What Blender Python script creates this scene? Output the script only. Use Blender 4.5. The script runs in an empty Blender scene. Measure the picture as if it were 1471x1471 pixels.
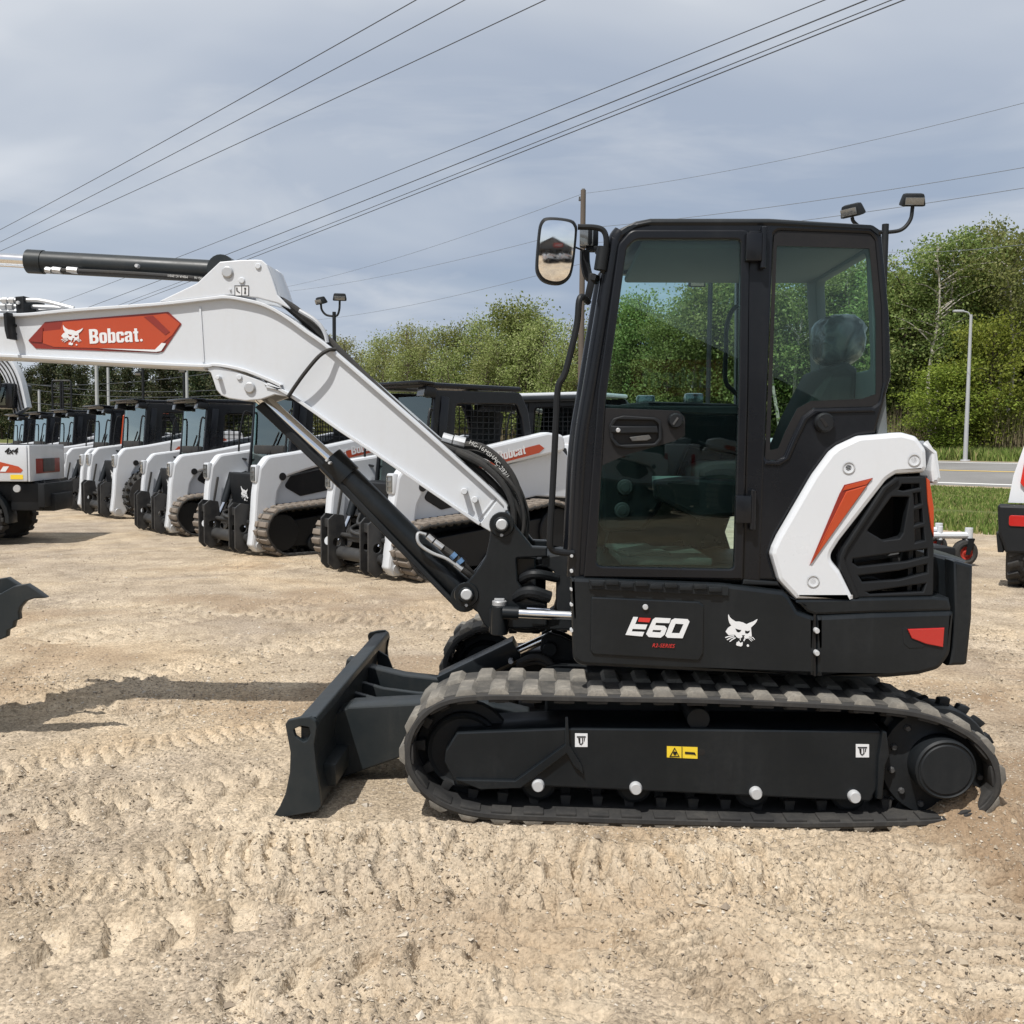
import bpy, bmesh, math, random
import numpy as np
from mathutils import Vector, Matrix, Euler
from math import radians, sin, cos, pi, sqrt, atan2
random.seed(7); rng = np.random.default_rng(7)
scene = bpy.context.scene
COL = scene.collection
# ---------------------------------------------------------------- camera
FPX = 1443.0; WPX = 1471.0
CAM = Vector((0, -5.08, 1.58))
PITCH, YAW, ROLL = 4.04, 2.0, 0.5
CROT = Matrix.Rotation(radians(YAW), 3, 'Z') @ Matrix.Rotation(radians(90 - PITCH), 3, 'X') @ Matrix.Rotation(radians(ROLL), 3, 'Z')
cd = bpy.data.cameras.new('camera'); camera = bpy.data.objects.new('camera', cd); COL.objects.link(camera)
camera.location = CAM; camera.rotation_euler = CROT.to_euler()
cd.sensor_width = 36; cd.sensor_fit = 'HORIZONTAL'; cd.lens = 36 * FPX / WPX; cd.clip_end = 3000; cd.clip_start = 0.05
scene.camera = camera
def ray(px, py): return CROT @ Vector(((px - 735.5) / FPX, (735.5 - py) / FPX, -1.0))
def U(px, py, Y):                      # point of a sight line on the upright plane y = Y (measured layout)
    d = ray(px, py); return CAM + d * ((Y - CAM.y) / d.y)
def K(px, py, Z):                      # ... on the level plane z = Z
    d = ray(px, py); return CAM + d * ((Z - CAM.z) / d.z)
def D(px, py, dist): return U(px, py, CAM.y + dist)
def cr(ox, oy, s, *pts): return [(ox + x / s, oy + y / s) for x, y in pts]
def P2(pts, Y):
    r = []
    for p in pts:
        q = U(p[0], p[1], Y); r.append((q.x, q.z))
    return r
# ---------------------------------------------------------------- 2d helpers
def rnd(pts, r, n=4):
    out = []; N = len(pts)
    for i in range(N):
        a, b, c = Vector(pts[i - 1]), Vector(pts[i]), Vector(pts[(i + 1) % N])
        rr = r[i] if isinstance(r, (list, tuple)) else r
        u, v = (a - b), (c - b); lu, lv = u.length, v.length
        if rr <= 0 or lu < 1e-6 or lv < 1e-6: out.append(tuple(b)); continue
        u /= lu; v /= lv; ang = u.angle(v, pi)
        if ang > 3.0: out.append(tuple(b)); continue
        t = min(rr / math.tan(ang / 2), lu * .45, lv * .45)
        p0, p1 = b + u * t, b + v * t
        for k in range(n + 1):
            s = k / n
            out.append(tuple(p0 * (1 - s) ** 2 + b * 2 * s * (1 - s) + p1 * s * s))
    return out
def rect(x0, z0, x1, z1): return [(x0, z0), (x1, z0), (x1, z1), (x0, z1)]
def circ(x, z, r, n=24, a0=0): return [(x + r * cos(a0 + 2 * pi * k / n), z + r * sin(a0 + 2 * pi * k / n)) for k in range(n)]
def chaikin(pts, it=2, closed=True):
    for _ in range(it):
        q = []; N = len(pts)
        for i in range(N if closed else N - 1):
            a, b = pts[i], pts[(i + 1) % N]
            q.append(tuple(.75 * a[k] + .25 * b[k] for k in range(len(a)))); q.append(tuple(.25 * a[k] + .75 * b[k] for k in range(len(a))))
        if not closed: q = [pts[0]] + q + [pts[-1]]
        pts = q
    return pts
def cat(pts, n=6):                     # catmull-rom through 3d points
    P = [Vector(p) for p in pts]
    if len(P) < 3: return P
    E = [P[0] * 2 - P[1]] + P + [P[-1] * 2 - P[-2]]; out = []
    for i in range(1, len(E) - 2):
        a, b, c, d = E[i - 1:i + 3]
        for k in range(n):
            t = k / n
            out.append(.5 * ((2 * b) + (c - a) * t + (2 * a - 5 * b + 4 * c - d) * t * t + (3 * b - a - 3 * c + d) * t ** 3))
    out.append(P[-1]); return out
ROTX = Matrix.Rotation(pi / 2, 4, 'X')
def flat_mesh(polys, half=0.0, bev=0.0, off=0.0):      # filled 2d curve with holes -> mesh, thickness 2*half along y
    cu = bpy.data.curves.new('t', 'CURVE'); cu.dimensions = '2D'; cu.fill_mode = 'BOTH'
    cu.extrude = max(half - bev, 0); cu.bevel_depth = bev; cu.bevel_resolution = 1; cu.offset = -bev + off
    for pts in polys:
        sp = cu.splines.new('POLY'); sp.points.add(len(pts) - 1)
        for p, q in zip(sp.points, pts): p.co = (q[0], q[1], 0, 1)
        sp.use_cyclic_u = True
    o = bpy.data.objects.new('t', cu); me = bpy.data.meshes.new_from_object(o)
    bpy.data.objects.remove(o); bpy.data.curves.remove(cu); return me
def text_mesh(s, size, half=.0006, off=0.0, shear=0.0, space=1.0, squeeze=1.0):
    cu = bpy.data.curves.new('t', 'FONT'); cu.body = s; cu.size = size; cu.extrude = half; cu.offset = off; cu.shear = shear
    cu.space_character = space; cu.align_x = 'LEFT'
    o = bpy.data.objects.new('t', cu); me = bpy.data.meshes.new_from_object(o)
    bpy.data.objects.remove(o); bpy.data.curves.remove(cu)
    if squeeze != 1.0: me.transform(Matrix.Diagonal((squeeze, 1, 1, 1)))
    return me
# ---------------------------------------------------------------- mesh collector
class M:
    def __init__(s): s.bm = bmesh.new(); s.T = Matrix.Identity(4)
    def add(s, me, mat=None):
        if mat is not None: me.transform(mat)
        if s.T != Matrix.Identity(4): me.transform(s.T)
        s.bm.from_mesh(me); bpy.data.meshes.remove(me); return s
    def plate(s, pts, y0, y1, holes=(), bev=.004, off=0.0):
        me = flat_mesh([pts] + list(holes), abs(y1 - y0) / 2, bev, off)
        return s.add(me, Matrix.Translation((0, (y0 + y1) / 2, 0)) @ ROTX)
    def xplate(s, pts, x0, x1, holes=(), bev=.004):     # pts are (y, z)
        me = flat_mesh([pts] + list(holes), abs(x1 - x0) / 2, bev)
        return s.add(me, Matrix.Translation(((x0 + x1) / 2, 0, 0)) @ Matrix.Rotation(pi / 2, 4, 'Z') @ ROTX)
    def zplate(s, pts, z0, z1, holes=(), bev=.004):     # pts are (x, y)
        me = flat_mesh([pts] + list(holes), abs(z1 - z0) / 2, bev)
        return s.add(me, Matrix.Translation((0, 0, (z0 + z1) / 2)))
    def box(s, c, size, bev=.006, rot=None, taper=None):
        b = bmesh.new(); bmesh.ops.create_cube(b, size=1)
        for v in b.verts:
            if taper and v.co.z > 0: v.co.x *= taper[0]; v.co.y *= taper[1]
            v.co = Vector((v.co.x * size[0], v.co.y * size[1], v.co.z * size[2]))
        bv = min(bev, min(size) * .45)
        if bv > 0: bmesh.ops.bevel(b, geom=b.edges[:], offset=bv, segments=2, affect='EDGES', profile=.6)
        m = Matrix.Translation(c) @ (rot.to_matrix().to_4x4() if isinstance(rot, Euler) else (rot if rot is not None else Matrix.Identity(4)))
        me = bpy.data.meshes.new('t'); b.to_mesh(me); b.free(); return s.add(me, m)
    def bx(s, x0, x1, y0, y1, z0, z1, bev=.006):
        return s.box(((x0 + x1) / 2, (y0 + y1) / 2, (z0 + z1) / 2), (abs(x1 - x0), abs(y1 - y0), abs(z1 - z0)), bev)
    def cyl(s, p0, p1, r, r2=None, seg=20, bev=.003):
        p0, p1 = Vector(p0), Vector(p1); L = (p1 - p0).length
        prof = [(0, 0), (max(r - bev, 0), 0), (r, bev), (r if r2 is None else r2, L - bev), (max((r if r2 is None else r2) - bev, 0), L), (0, L)]
        return s.lathe(prof, p0, p1 - p0, seg)
    def lathe(s, prof, base, axis, seg=24):              # prof: (radius, height)
        b = bmesh.new(); rings = []
        for r, h in prof:
            if r < 1e-6: rings.append([b.verts.new((0, 0, h))])
            else: rings.append([b.verts.new((r * cos(2 * pi * k / seg), r * sin(2 * pi * k / seg), h)) for k in range(seg)])
        for A, B in zip(rings, rings[1:]):
            for k in range(seg):
                k2 = (k + 1) % seg
                if len(A) == 1 and len(B) == 1: continue
                if len(A) == 1: b.faces.new((A[0], B[k2], B[k]))
                elif len(B) == 1: b.faces.new((A[k], A[k2], B[0]))
                else: b.faces.new((A[k], A[k2], B[k2], B[k]))
        bmesh.ops.recalc_face_normals(b, faces=b.faces[:])
        q = Vector((0, 0, 1)).rotation_difference(Vector(axis).normalized())
        me = bpy.data.meshes.new('t'); b.to_mesh(me); b.free()
        return s.add(me, Matrix.Translation(base) @ q.to_matrix().to_4x4())
    def tube(s, pts, r, seg=10, smooth=6, cap=True):
        P = cat(pts, smooth) if smooth > 1 else [Vector(p) for p in pts]
        Q = [P[0]]
        for p in P[1:]:
            if (p - Q[-1]).length > 1e-5: Q.append(p)
        P = Q; n = len(P); b = bmesh.new(); rings = []; up = None
        for i in range(n):
            t = (P[min(i + 1, n - 1)] - P[max(i - 1, 0)]).normalized()
            if up is None:
                up = t.orthogonal().normalized()
            else:
                up = (up - t * up.dot(t))
                up = up.normalized() if up.length > 1e-6 else t.orthogonal().normalized()
            v = t.cross(up); rr = r[min(i * len(r) // n, len(r) - 1)] if isinstance(r, (list, tuple)) else r
            rings.append([b.verts.new(P[i] + (up * cos(2 * pi * k / seg) + v * sin(2 * pi * k / seg)) * rr) for k in range(seg)])
        for A, B in zip(rings, rings[1:]):
            for k in range(seg): b.faces.new((A[k], A[(k + 1) % seg], B[(k + 1) % seg], B[k]))
        if cap: b.faces.new(rings[0][::-1]); b.faces.new(rings[-1])
        me = bpy.data.meshes.new('t'); b.to_mesh(me); b.free(); return s.add(me)
    def loft(s, secs, closed=True, caps=True):           # list of equal-length 3d loops
        b = bmesh.new(); R = [[b.verts.new(p) for p in sec] for sec in secs]; n = len(R[0])
        for A, B in zip(R, R[1:]):
            for k in range(n if closed else n - 1): b.faces.new((A[k], A[(k + 1) % n], B[(k + 1) % n], B[k]))
        if caps and closed: b.faces.new(R[0][::-1]); b.faces.new(R[-1])
        bmesh.ops.recalc_face_normals(b, faces=b.faces[:])
        me = bpy.data.meshes.new('t'); b.to_mesh(me); b.free(); return s.add(me)
    def text(s, st, size, mtx, **k): return s.add(text_mesh(st, size, **k), mtx)
    def build(s, name, mat, parent=None, org=None, ang=32, label=None):
        me = bpy.data.meshes.new(name)
        if org is not None: bmesh.ops.translate(s.bm, verts=s.bm.verts[:], vec=-Vector(org))
        s.bm.to_mesh(me); s.bm.free()
        for m in (mat if isinstance(mat, (list, tuple)) else [mat]): me.materials.append(m)
        me.polygons.foreach_set('use_smooth', [True] * len(me.polygons))
        me.set_sharp_from_angle(angle=radians(ang))
        o = bpy.data.objects.new(name, me); COL.objects.link(o)
        if parent is not None: o.parent = parent
        if label: o['label'] = label
        return o
def np_mesh(name, verts, faces, mat, parent=None, smooth=True, mats=None, mi=None):
    me = bpy.data.meshes.new(name); nv, nf = len(verts), len(faces); k = faces.shape[1]
    me.vertices.add(nv); me.vertices.foreach_set('co', np.asarray(verts, np.float32).ravel())
    me.loops.add(nf * k); me.loops.foreach_set('vertex_index', np.asarray(faces, np.int32).ravel())
    me.polygons.add(nf); me.polygons.foreach_set('loop_start', np.arange(0, nf * k, k, dtype=np.int32))
    me.polygons.foreach_set('use_smooth', np.full(nf, smooth))
    for m in (mats or [mat]): me.materials.append(m)
    if mi is not None: me.polygons.foreach_set('material_index', np.asarray(mi, np.int32))
    me.update(calc_edges=True); me.validate()
    o = bpy.data.objects.new(name, me); COL.objects.link(o)
    if parent is not None: o.parent = parent
    return o
def tag(o, label, cat_, group=None):
    o['label'] = label; o['category'] = cat_
    if group: o['group'] = group
    return o
def thing(name, label, cat_, loc=(0, 0, 0), rz=0, group=None):
    o = bpy.data.objects.new(name, None); COL.objects.link(o); o.empty_display_size = .2
    o.location = loc; o.rotation_euler = (0, 0, rz); return tag(o, label, cat_, group)
def kind(o, k): o['kind'] = k; return o
def copy_tree(o, parent=None):
    c = o.copy(); COL.objects.link(c)
    if parent is not None: c.parent = parent
    for ch in list(o.children): copy_tree(ch, c)
    return c
# ---------------------------------------------------------------- numpy noise
_perm = rng.random((256, 256))
def vnoise(x, y):
    xi, yi = np.floor(x).astype(int), np.floor(y).astype(int); fx, fy = x - xi, y - yi
    fx = fx * fx * (3 - 2 * fx); fy = fy * fy * (3 - 2 * fy)
    g = lambda a, b: _perm[a & 255, b & 255]
    return (g(xi, yi) * (1 - fx) + g(xi + 1, yi) * fx) * (1 - fy) + (g(xi, yi + 1) * (1 - fx) + g(xi + 1, yi + 1) * fx) * fy - .5
def fbm(x, y, f, oct=4, gain=.5):
    r = 0; a = 1
    for k in range(oct): r = r + a * vnoise(x * f + 17.3 * k, y * f + 5.1 * k); f *= 2.03; a *= gain
    return r
def sst(a, b, x): t = np.clip((x - a) / (b - a), 0, 1); return t * t * (3 - 2 * t)
# ---------------------------------------------------------------- materials
class NT:
    def __init__(s, name):
        s.m = bpy.data.materials.new(name); s.m.use_nodes = True; s.n = s.m.node_tree.nodes; s.l = s.m.node_tree.links
        s.bsdf = s.n['Principled BSDF']; s.out = s.n['Material Output']
    def new(s, t, **k):
        n = s.n.new(t)
        for a, b in k.items(): setattr(n, a, b)
        return n
    def link(s, a, b): s.l.new(a, b)
    def coord(s, kind='Object'): return s.new('ShaderNodeTexCoord').outputs[kind]
    def noise(s, scale, detail=4, rough=.55, vec=None, dist=0):
        n = s.new('ShaderNodeTexNoise'); n.inputs['Scale'].default_value = scale; n.inputs['Detail'].default_value = detail
        n.inputs['Roughness'].default_value = rough; n.inputs['Distortion'].default_value = dist
        if vec is not None: s.link(vec, n.inputs['Vector'])
        return n.outputs['Fac']
    def ramp(s, fac, *stops):
        r = s.new('ShaderNodeValToRGB'); e = r.color_ramp.elements
        while len(e) < len(stops): e.new(.5)
        for el, (p, c) in zip(e, stops): el.position = p; el.color = (*c, 1) if isinstance(c, tuple) else (c, c, c, 1)
        s.link(fac, r.inputs[0]); return r.outputs['Color']
    def mix(s, fac, a, b, mode='MIX'):
        n = s.new('ShaderNodeMix', data_type='RGBA', blend_type=mode); n.clamp_factor = True
        for sock, v in ((n.inputs[0], fac), (n.inputs[6], a), (n.inputs[7], b)):
            if hasattr(v, 'links') or isinstance(v, bpy.types.NodeSocket): s.link(v, sock)
            else: sock.default_value = v if isinstance(v, (int, float)) else (*v, 1)
        return n.outputs[2]
    def math(s, op, a, b=0.0):
        n = s.new('ShaderNodeMath', operation=op)
        for sock, v in zip(n.inputs, (a, b)):
            if isinstance(v, bpy.types.NodeSocket): s.link(v, sock)
            else: sock.default_value = v
        return n.outputs[0]
    def bump(s, h, strength=.3, dist=.01, nrm=None):
        b = s.new('ShaderNodeBump'); b.inputs['Strength'].default_value = strength; b.inputs['Distance'].default_value = dist
        s.link(h, b.inputs['Height'])
        if nrm is not None: s.link(nrm, b.inputs['Normal'])
        return b.outputs['Normal']
    def setp(s, **k):
        for a, v in k.items():
            i = s.bsdf.inputs[a.replace('_', ' ')]
            if isinstance(v, bpy.types.NodeSocket): s.link(v, i)
            else: i.default_value = (*v, 1) if isinstance(v, tuple) and len(v) == 3 and i.type == 'RGBA' else v
        return s
def paint(name, col, rough=.35, dust=.12, dustcol=(.30, .25, .19), coat=.0, bump=.0, scale=3.0, metal=0.0, spec=.5):
    t = NT(name); c = t.coord()
    n1 = t.noise(scale, 5, .6, c); n2 = t.noise(scale * 14, 4, .7, c)
    f = t.math('MULTIPLY', t.ramp(n1, (.35, 0.0), (.75, 1.0)), t.ramp(n2, (.3, .2), (.8, 1.0)))
    sm = t.new('ShaderNodeMapping'); sm.inputs['Scale'].default_value = (9, 9, .7); t.link(c, sm.inputs[0]); n3 = t.noise(2.2, 4, .6, sm.outputs[0])
    f = t.math('MULTIPLY', t.math('ADD', f, t.math('MULTIPLY', t.ramp(n3, (.52, 0.0), (.8, .55)), t.ramp(n1, (.35, .2), (.7, 1.0)))), dust)
    t.setp(Base_Color=t.mix(f, col, dustcol), Metallic=metal, Coat_Weight=coat, Coat_Roughness=.08, Specular_IOR_Level=spec)
    t.setp(Roughness=t.math('ADD', t.math('ADD', t.math('MULTIPLY', n1, .22), t.math('MULTIPLY', f, .8)), rough - .11))
    if bump: t.setp(Normal=t.bump(n2, bump, .004))
    return t.m
WHITE = paint('white_paint', (.58, .605, .635), .36, .16, (.36, .31, .25), coat=.3)
WHITE2 = paint('white_gloss_panel', (.63, .655, .685), .30, .10, (.40, .36, .30), coat=.4)
CHAR = paint('charcoal_paint', (.0072, .0096, .0118), .33, .09, (.11, .112, .112), coat=.07, spec=.28)
CHARM = paint('charcoal_matt_paint', (.0085, .0105, .0125), .55, .09, (.13, .128, .12), bump=.05, spec=.28)
CABM = paint('cab_black_paint', (.0058, .0068, .0092), .28, .05, (.11, .112, .115), coat=.11, spec=.28)
BLACKP = paint('black_plastic', (.0075, .0088, .0105), .5, .06, (.095, .095, .095), bump=.04, spec=.28)
SLATE = paint('slate_blade_paint', (.0165, .0215, .0245), .40, .14, (.18, .16, .13), coat=.05, scale=5, spec=.28)
LSTEEL = paint('grey_plate_steel', (.045, .047, .05), .5, .4, (.2, .18, .15), bump=.08, scale=7)
RUBBER = paint('black_rubber', (.016, .016, .0165), .75, .35, (.17, .155, .13), bump=.2, scale=4)
TREAD = paint('dusty_tread_rubber', (.115, .108, .095), .85, 1.0, (.38, .345, .29), bump=.35, scale=7)
TREADL = paint('brown_worn_tread', (.16, .135, .112), .8, .6, (.30, .25, .20), bump=.2, scale=6)
ORANGE = paint('red_orange_film', (.42, .052, .012), .35, .05, coat=.2)
ORANGED = paint('deep_red_film', (.22, .018, .009), .35, .05, coat=.2)
DECALW = paint('white_film', (.70, .71, .72), .45, .04)
BLACKF = paint('black_film', (.012, .012, .013), .4, .04, spec=.28)
YELLOW = paint('yellow_film', (.78, .56, .03), .45, .06)
REDLENS = paint('red_lens', (.42, .016, .014), .18, .03, coat=.6)
GALV = paint('zinc_steel', (.50, .51, .52), .42, .15, metal=.55, bump=.08, scale=9)
BOLT = paint('bolt_zinc', (.52, .53, .54), .5, .1, metal=.25)
GREYPOLE = paint('galvanised_pole', (.42, .43, .44), .55, .2, metal=.2)
WOOD = paint('weathered_pole_wood', (.105, .083, .068), .85, .4, (.18, .15, .12), bump=.4, scale=2)
WIREP = paint('wire_hazed_pale', (.16, .175, .20), .6, 0)  # paler copy for faint wires, haze put into the colour
WIRE = paint('wire_hazed_grey', (.055, .06, .07), .6, 0)  # grey lifted to imitate sky haze over the wires
LINER = paint('cab_headliner', (.115, .13, .135), .8, .1)
SEATM = paint('seat_cloth', (.016, .017, .018), .8, .15)
BLUEH = paint('blue_hose_band', (.10, .20, .36), .4, .1)
LENS = paint('lamp_lens', (.20, .21, .21), .12, .3, (.5,.5,.5), metal=.5, coat=.5, scale=25)
RUBR = paint('red_rim', (.40, .03, .02), .4, .2)
HOSET = paint('hose_white_print', (.6, .6, .58), .7, .3)
def chrome(name, rough=.12, col=(.80, .80, .80)):
    t = NT(name); t.setp(Base_Color=col, Metallic=1.0, Roughness=t.math('ADD', t.math('MULTIPLY', t.noise(30, 3, .5, t.coord()), .1), rough - .05)); return t.m
CHROME = chrome('chrome_rod'); MIRROR = chrome('mirror_silver', .055, (.88, .89, .9))
def glass(name, tint, refl=1.0):
    t = NT(name); t.n.remove(t.bsdf)
    tr = t.new('ShaderNodeBsdfTransparent'); tr.inputs[0].default_value = (*tint, 1)
    gl = t.new('ShaderNodeBsdfGlossy'); gl.inputs['Roughness'].default_value = .0; gl.inputs[0].default_value = (.95, .97, .97, 1)
    gl.inputs[0].default_value = (.95, .97, .97, 1) if refl < 1.5 else (.80, .93, .90, 1)
    fr = t.new('ShaderNodeFresnel'); fr.inputs['IOR'].default_value = 1.5
    mx = t.new('ShaderNodeMixShader'); t.link(t.math('MULTIPLY', fr.outputs[0], refl), mx.inputs[0]); t.link(tr.outputs[0], mx.inputs[1]); t.link(gl.outputs[0], mx.inputs[2])
    t.link(mx.outputs[0], t.out.inputs[0]); return t.m
GLASS = glass('tinted_cab_glass', (.80, .935, .915), .62); GLASSL = glass('pale_cab_glass', (.62, .73, .70), 3.0); GLASSM = glass('loader_side_glass', (.80, .88, .86), 1.45); FILM = glass('clear_plastic_wrap', (.80, .84, .86), 3.0)
def wrap_mat():
    t = NT('crinkled_plastic_glints'); c = t.coord(); n = t.noise(9, 2, .5, c, 1.2)
    t.setp(Base_Color=t.ramp(n, (.42, (.022, .025, .028)), (.72, (.19, .21, .22))), Roughness=.32, Normal=t.bump(n, .6, .03), Coat_Weight=.12); return t.m  # pale end of the ramp paints the wrap's highlights into its colour
WRAP = wrap_mat()
# yard: dry sandy gravel with browner damp patches
def yard_mat():
    t = NT('sandy_gravel'); c = t.coord()
    big = t.noise(.45, 5, .6, c, .6); mid = t.noise(2.6, 6, .65, c, .4); fine = t.noise(55, 5, .75, c); peb = t.new('ShaderNodeTexVoronoi'); peb.inputs['Scale'].default_value = 75
    t.link(c, peb.inputs['Vector'])
    base = t.ramp(mid, (.30, (.305, .245, .172)), (.46, (.41, .336, .245)), (.62, (.505, .42, .312)), (.8, (.44, .366, .272)))
    br = t.ramp(big, (.38, (.76, .76, .79)), (.55, (.98, .96, .93)), (.68, (1.0, .92, .82)))
    col = t.mix(1.0, base, br, 'MULTIPLY')
    grit = t.ramp(fine, (.30, .40), (.5, 1.0), (.70, 1.32))
    col = t.mix(1.0, col, grit, 'MULTIPLY')
    st = t.ramp(peb.outputs['Color'], (.25, .62), (.5, 1.0), (.85, 1.22))
    col = t.mix(.55, col, st, 'MULTIPLY')
    geo = t.new('ShaderNodeAttribute'); geo.attribute_name = 'soil'
    pr = t.new('ShaderNodeAttribute'); pr.attribute_name = 'press'
    col = t.mix(pr.outputs['Fac'], col, t.mix(.35, (.57, .48, .36), grit, 'MULTIPLY'))
    col = t.mix(geo.outputs['Fac'], col, t.mix(.5, (.25, .175, .11), grit, 'MULTIPLY'))
    h = t.math('ADD', t.math('MULTIPLY', fine, .6), t.math('MULTIPLY', peb.outputs['Distance'], -.7))
    h2 = t.noise(14, 6, .7, c)
    nn = t.bump(h2, .6, .025); nn = t.bump(h, .75, .009, nn)
    t.setp(Base_Color=col, Roughness=.93, Specular_IOR_Level=.2, Normal=nn); return t.m
YARD = yard_mat()
def stone_mat():
    t = NT('gravel_stone'); i = t.new('ShaderNodeNewGeometry').outputs['Random Per Island']
    t.setp(Base_Color=t.ramp(i, (0, (.22, .18, .14)), (.35, (.31, .255, .19)), (.75, (.40, .335, .25)), (1, (.52, .475, .41))), Roughness=.9, Specular_IOR_Level=.25); return t.m
STONE = stone_mat()
def grass_mat(name, a, b, c3):
    t = NT(name); c = t.coord(); n = t.noise(.8, 6, .65, c); f = t.noise(40, 4, .7, c)
    col = t.mix(.7, t.ramp(n, (.3, a), (.5, b), (.72, c3)), t.ramp(f, (.3, .5), (.7, 1.2)), 'MULTIPLY')
    t.setp(Base_Color=col, Roughness=.95, Specular_IOR_Level=.1, Normal=t.bump(f, .8, .05)); return t.m
GRASS = grass_mat('verge_turf', (.085, .115, .03), (.13, .15, .05), (.27, .22, .13))
def blade_mat():
    t = NT('grass_blades'); i = t.new('ShaderNodeNewGeometry').outputs['Random Per Island']
    t.setp(Base_Color=t.ramp(i, (0, (.07, .12, .02)), (.5, (.13, .185, .04)), (.85, (.2, .22, .07)), (1, (.3, .25, .12))), Roughness=.8, Specular_IOR_Level=.15); return t.m
BLADES = blade_mat()
def reed_mat():
    t = NT('dry_reeds'); i = t.new('ShaderNodeNewGeometry').outputs['Random Per Island']
    t.setp(Base_Color=t.ramp(i, (0, (.13, .10, .06)), (.6, (.26, .21, .14)), (1, (.16, .17, .06))), Roughness=.9, Specular_IOR_Level=.1); return t.m
SKIN = paint('dusty_shaded_belt_rubber', (.035, .034, .032), .85, .9, (.22, .20, .17), bump=.3, scale=6)  # dust, plus the shadow between lugs put into the darker base
REED = reed_mat()
def asphalt():
    t = NT('road_asphalt'); c = t.coord(); f = t.noise(60, 4, .7, c); b = t.noise(.3, 4, .6, c)
    t.setp(Base_Color=t.mix(.6, t.ramp(b, (.3, (.155, .15, .145)), (.7, (.22, .215, .205))), t.ramp(f, (.3, .7), (.7, 1.15)), 'MULTIPLY'), Roughness=.85, Normal=t.bump(f, .4, .01)); return t.m
ROADM = asphalt()
ROADW = paint('road_white', (.72, .72, .70), .7, .3); ROADY = paint('road_yellow', (.62, .42, .10), .7, .3)
def leaf_mat(name, cols, trans=.35):
    t = NT(name); i = t.new('ShaderNodeNewGeometry').outputs['Random Per Island']
    ob = t.new('ShaderNodeObjectInfo').outputs['Random']
    col = t.ramp(i, *[(k / (len(cols) - 1), c) for k, c in enumerate(cols)])
    hs = t.new('ShaderNodeHueSaturation'); t.link(col, hs.inputs['Color'])
    t.link(t.math('ADD', t.math('MULTIPLY', ob, .05), .475), hs.inputs['Hue']); t.link(t.math('ADD', t.math('MULTIPLY', ob, .45), .8), hs.inputs['Value'])
    t.setp(Base_Color=hs.outputs[0], Roughness=.6, Specular_IOR_Level=.25)
    tr = t.new('ShaderNodeBsdfTranslucent'); t.link(hs.outputs[0], tr.inputs[0])
    mx = t.new('ShaderNodeMixShader'); mx.inputs[0].default_value = trans; t.link(t.bsdf.outputs[0], mx.inputs[1]); t.link(tr.outputs[0], mx.inputs[2]); t.link(mx.outputs[0], t.out.inputs[0]); return t.m
LEAF_G = leaf_mat('aspen_leaves', [(.09, .13, .036), (.16, .21, .056), (.235, .285, .088), (.33, .365, .14)], .5)
LEAF_Y = leaf_mat('yellow_green_leaves', [(.115, .15, .022), (.20, .235, .036), (.28, .305, .055)], .45)
LEAF_P = leaf_mat('spring_buds', [(.15, .18, .05), (.22, .255, .075), (.30, .33, .115), (.38, .385, .19)], .45)
LEAF_N = leaf_mat('pine_needles', [(.022, .034, .014), (.04, .058, .022), (.066, .078, .03), (.10, .085, .045)], .15)
BARKW = paint('pale_bark', (.42, .39, .34), .85, .5, (.12, .10, .08), bump=.3, scale=2)
BARKD = paint('brown_bark', (.075, .058, .044), .9, .4, (.16, .13, .10), bump=.4, scale=3)
WALLM = paint('metal_siding_grey', (.11, .105, .10), .7, .1); WALLB = paint('brick_base', (.12, .09, .075), .85, .3); SIGNR = paint('sign_red', (.38, .03, .02), .5, .05); ROOFM = paint('roof_steel', (.055, .055, .058), .6, .1)
# ---------------------------------------------------------------- terrain
P0 = D(1395, 690, 36.0); P0 = np.array([P0.x, P0.y])
NR = np.array([.64, .77]); NR /= np.linalg.norm(NR); DR = np.array([NR[1], -NR[0]])
def s_of(x, y): return (x - P0[0]) * NR[0] + (y - P0[1]) * NR[1]
def terr(x, y):
    return np.interp(s_of(x, y), [-90, -10, -1, 0, 3.85, 7.7, 10, 16, 80], [0, 0, .12, .16, .52, .77, .85, 1.1, 1.7])
def SU(s, u): return P0[0] + NR[0] * s + DR[0] * u, P0[1] + NR[1] * s + DR[1] * u
def kp(px, py): q = K(px, py, 0); return (q.x, q.y)
STRIPS = [  # centre line ends, width, lug pitch, chevron, depth
    (kp(190, 1232), kp(690, 1188), .24, .075, .0, .016), (kp(-80, 1372), kp(700, 1262), .34, .19, .35, .019),
    (kp(250, 1445), kp(800, 1345), .30, .19, -.4, .019), (kp(1345, 1215), kp(1520, 1500), .46, .105, .0, .028),
    (kp(930, 1310), kp(1110, 1460), .34, .085, .0, .020), (kp(690, 1300), kp(1120, 1215), .34, .15, .35, .022),
    (kp(-50, 1195), kp(420, 1110), .34, .16, .4, .018), (kp(150, 980), kp(470, 925), .32, .14, .4, .016),
    (kp(-50, 1120), kp(420, 1045), .30, .09, .0, .012), (kp(0, 930), kp(470, 860), .35, .15, .3, .014),
    (kp(220, 870), kp(700, 905), .4, .15, .2, .012), (kp(1410, 900), kp(1500, 1010), .4, .14, .0, .02)]
STRIPS += [(kp(-60, 1290), kp(1471, 1235), .26, .045, .25, .007), (kp(-60, 1180), kp(560, 1075), .22, .05, .3, .006), (kp(0, 1010), kp(620, 880), .30, .06, .2, .008), (kp(1000, 1471), kp(1200, 1220), .3, .06, .2, .008), (kp(300, 1471), kp(900, 1400), .26, .05, .3, .007)]
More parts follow.
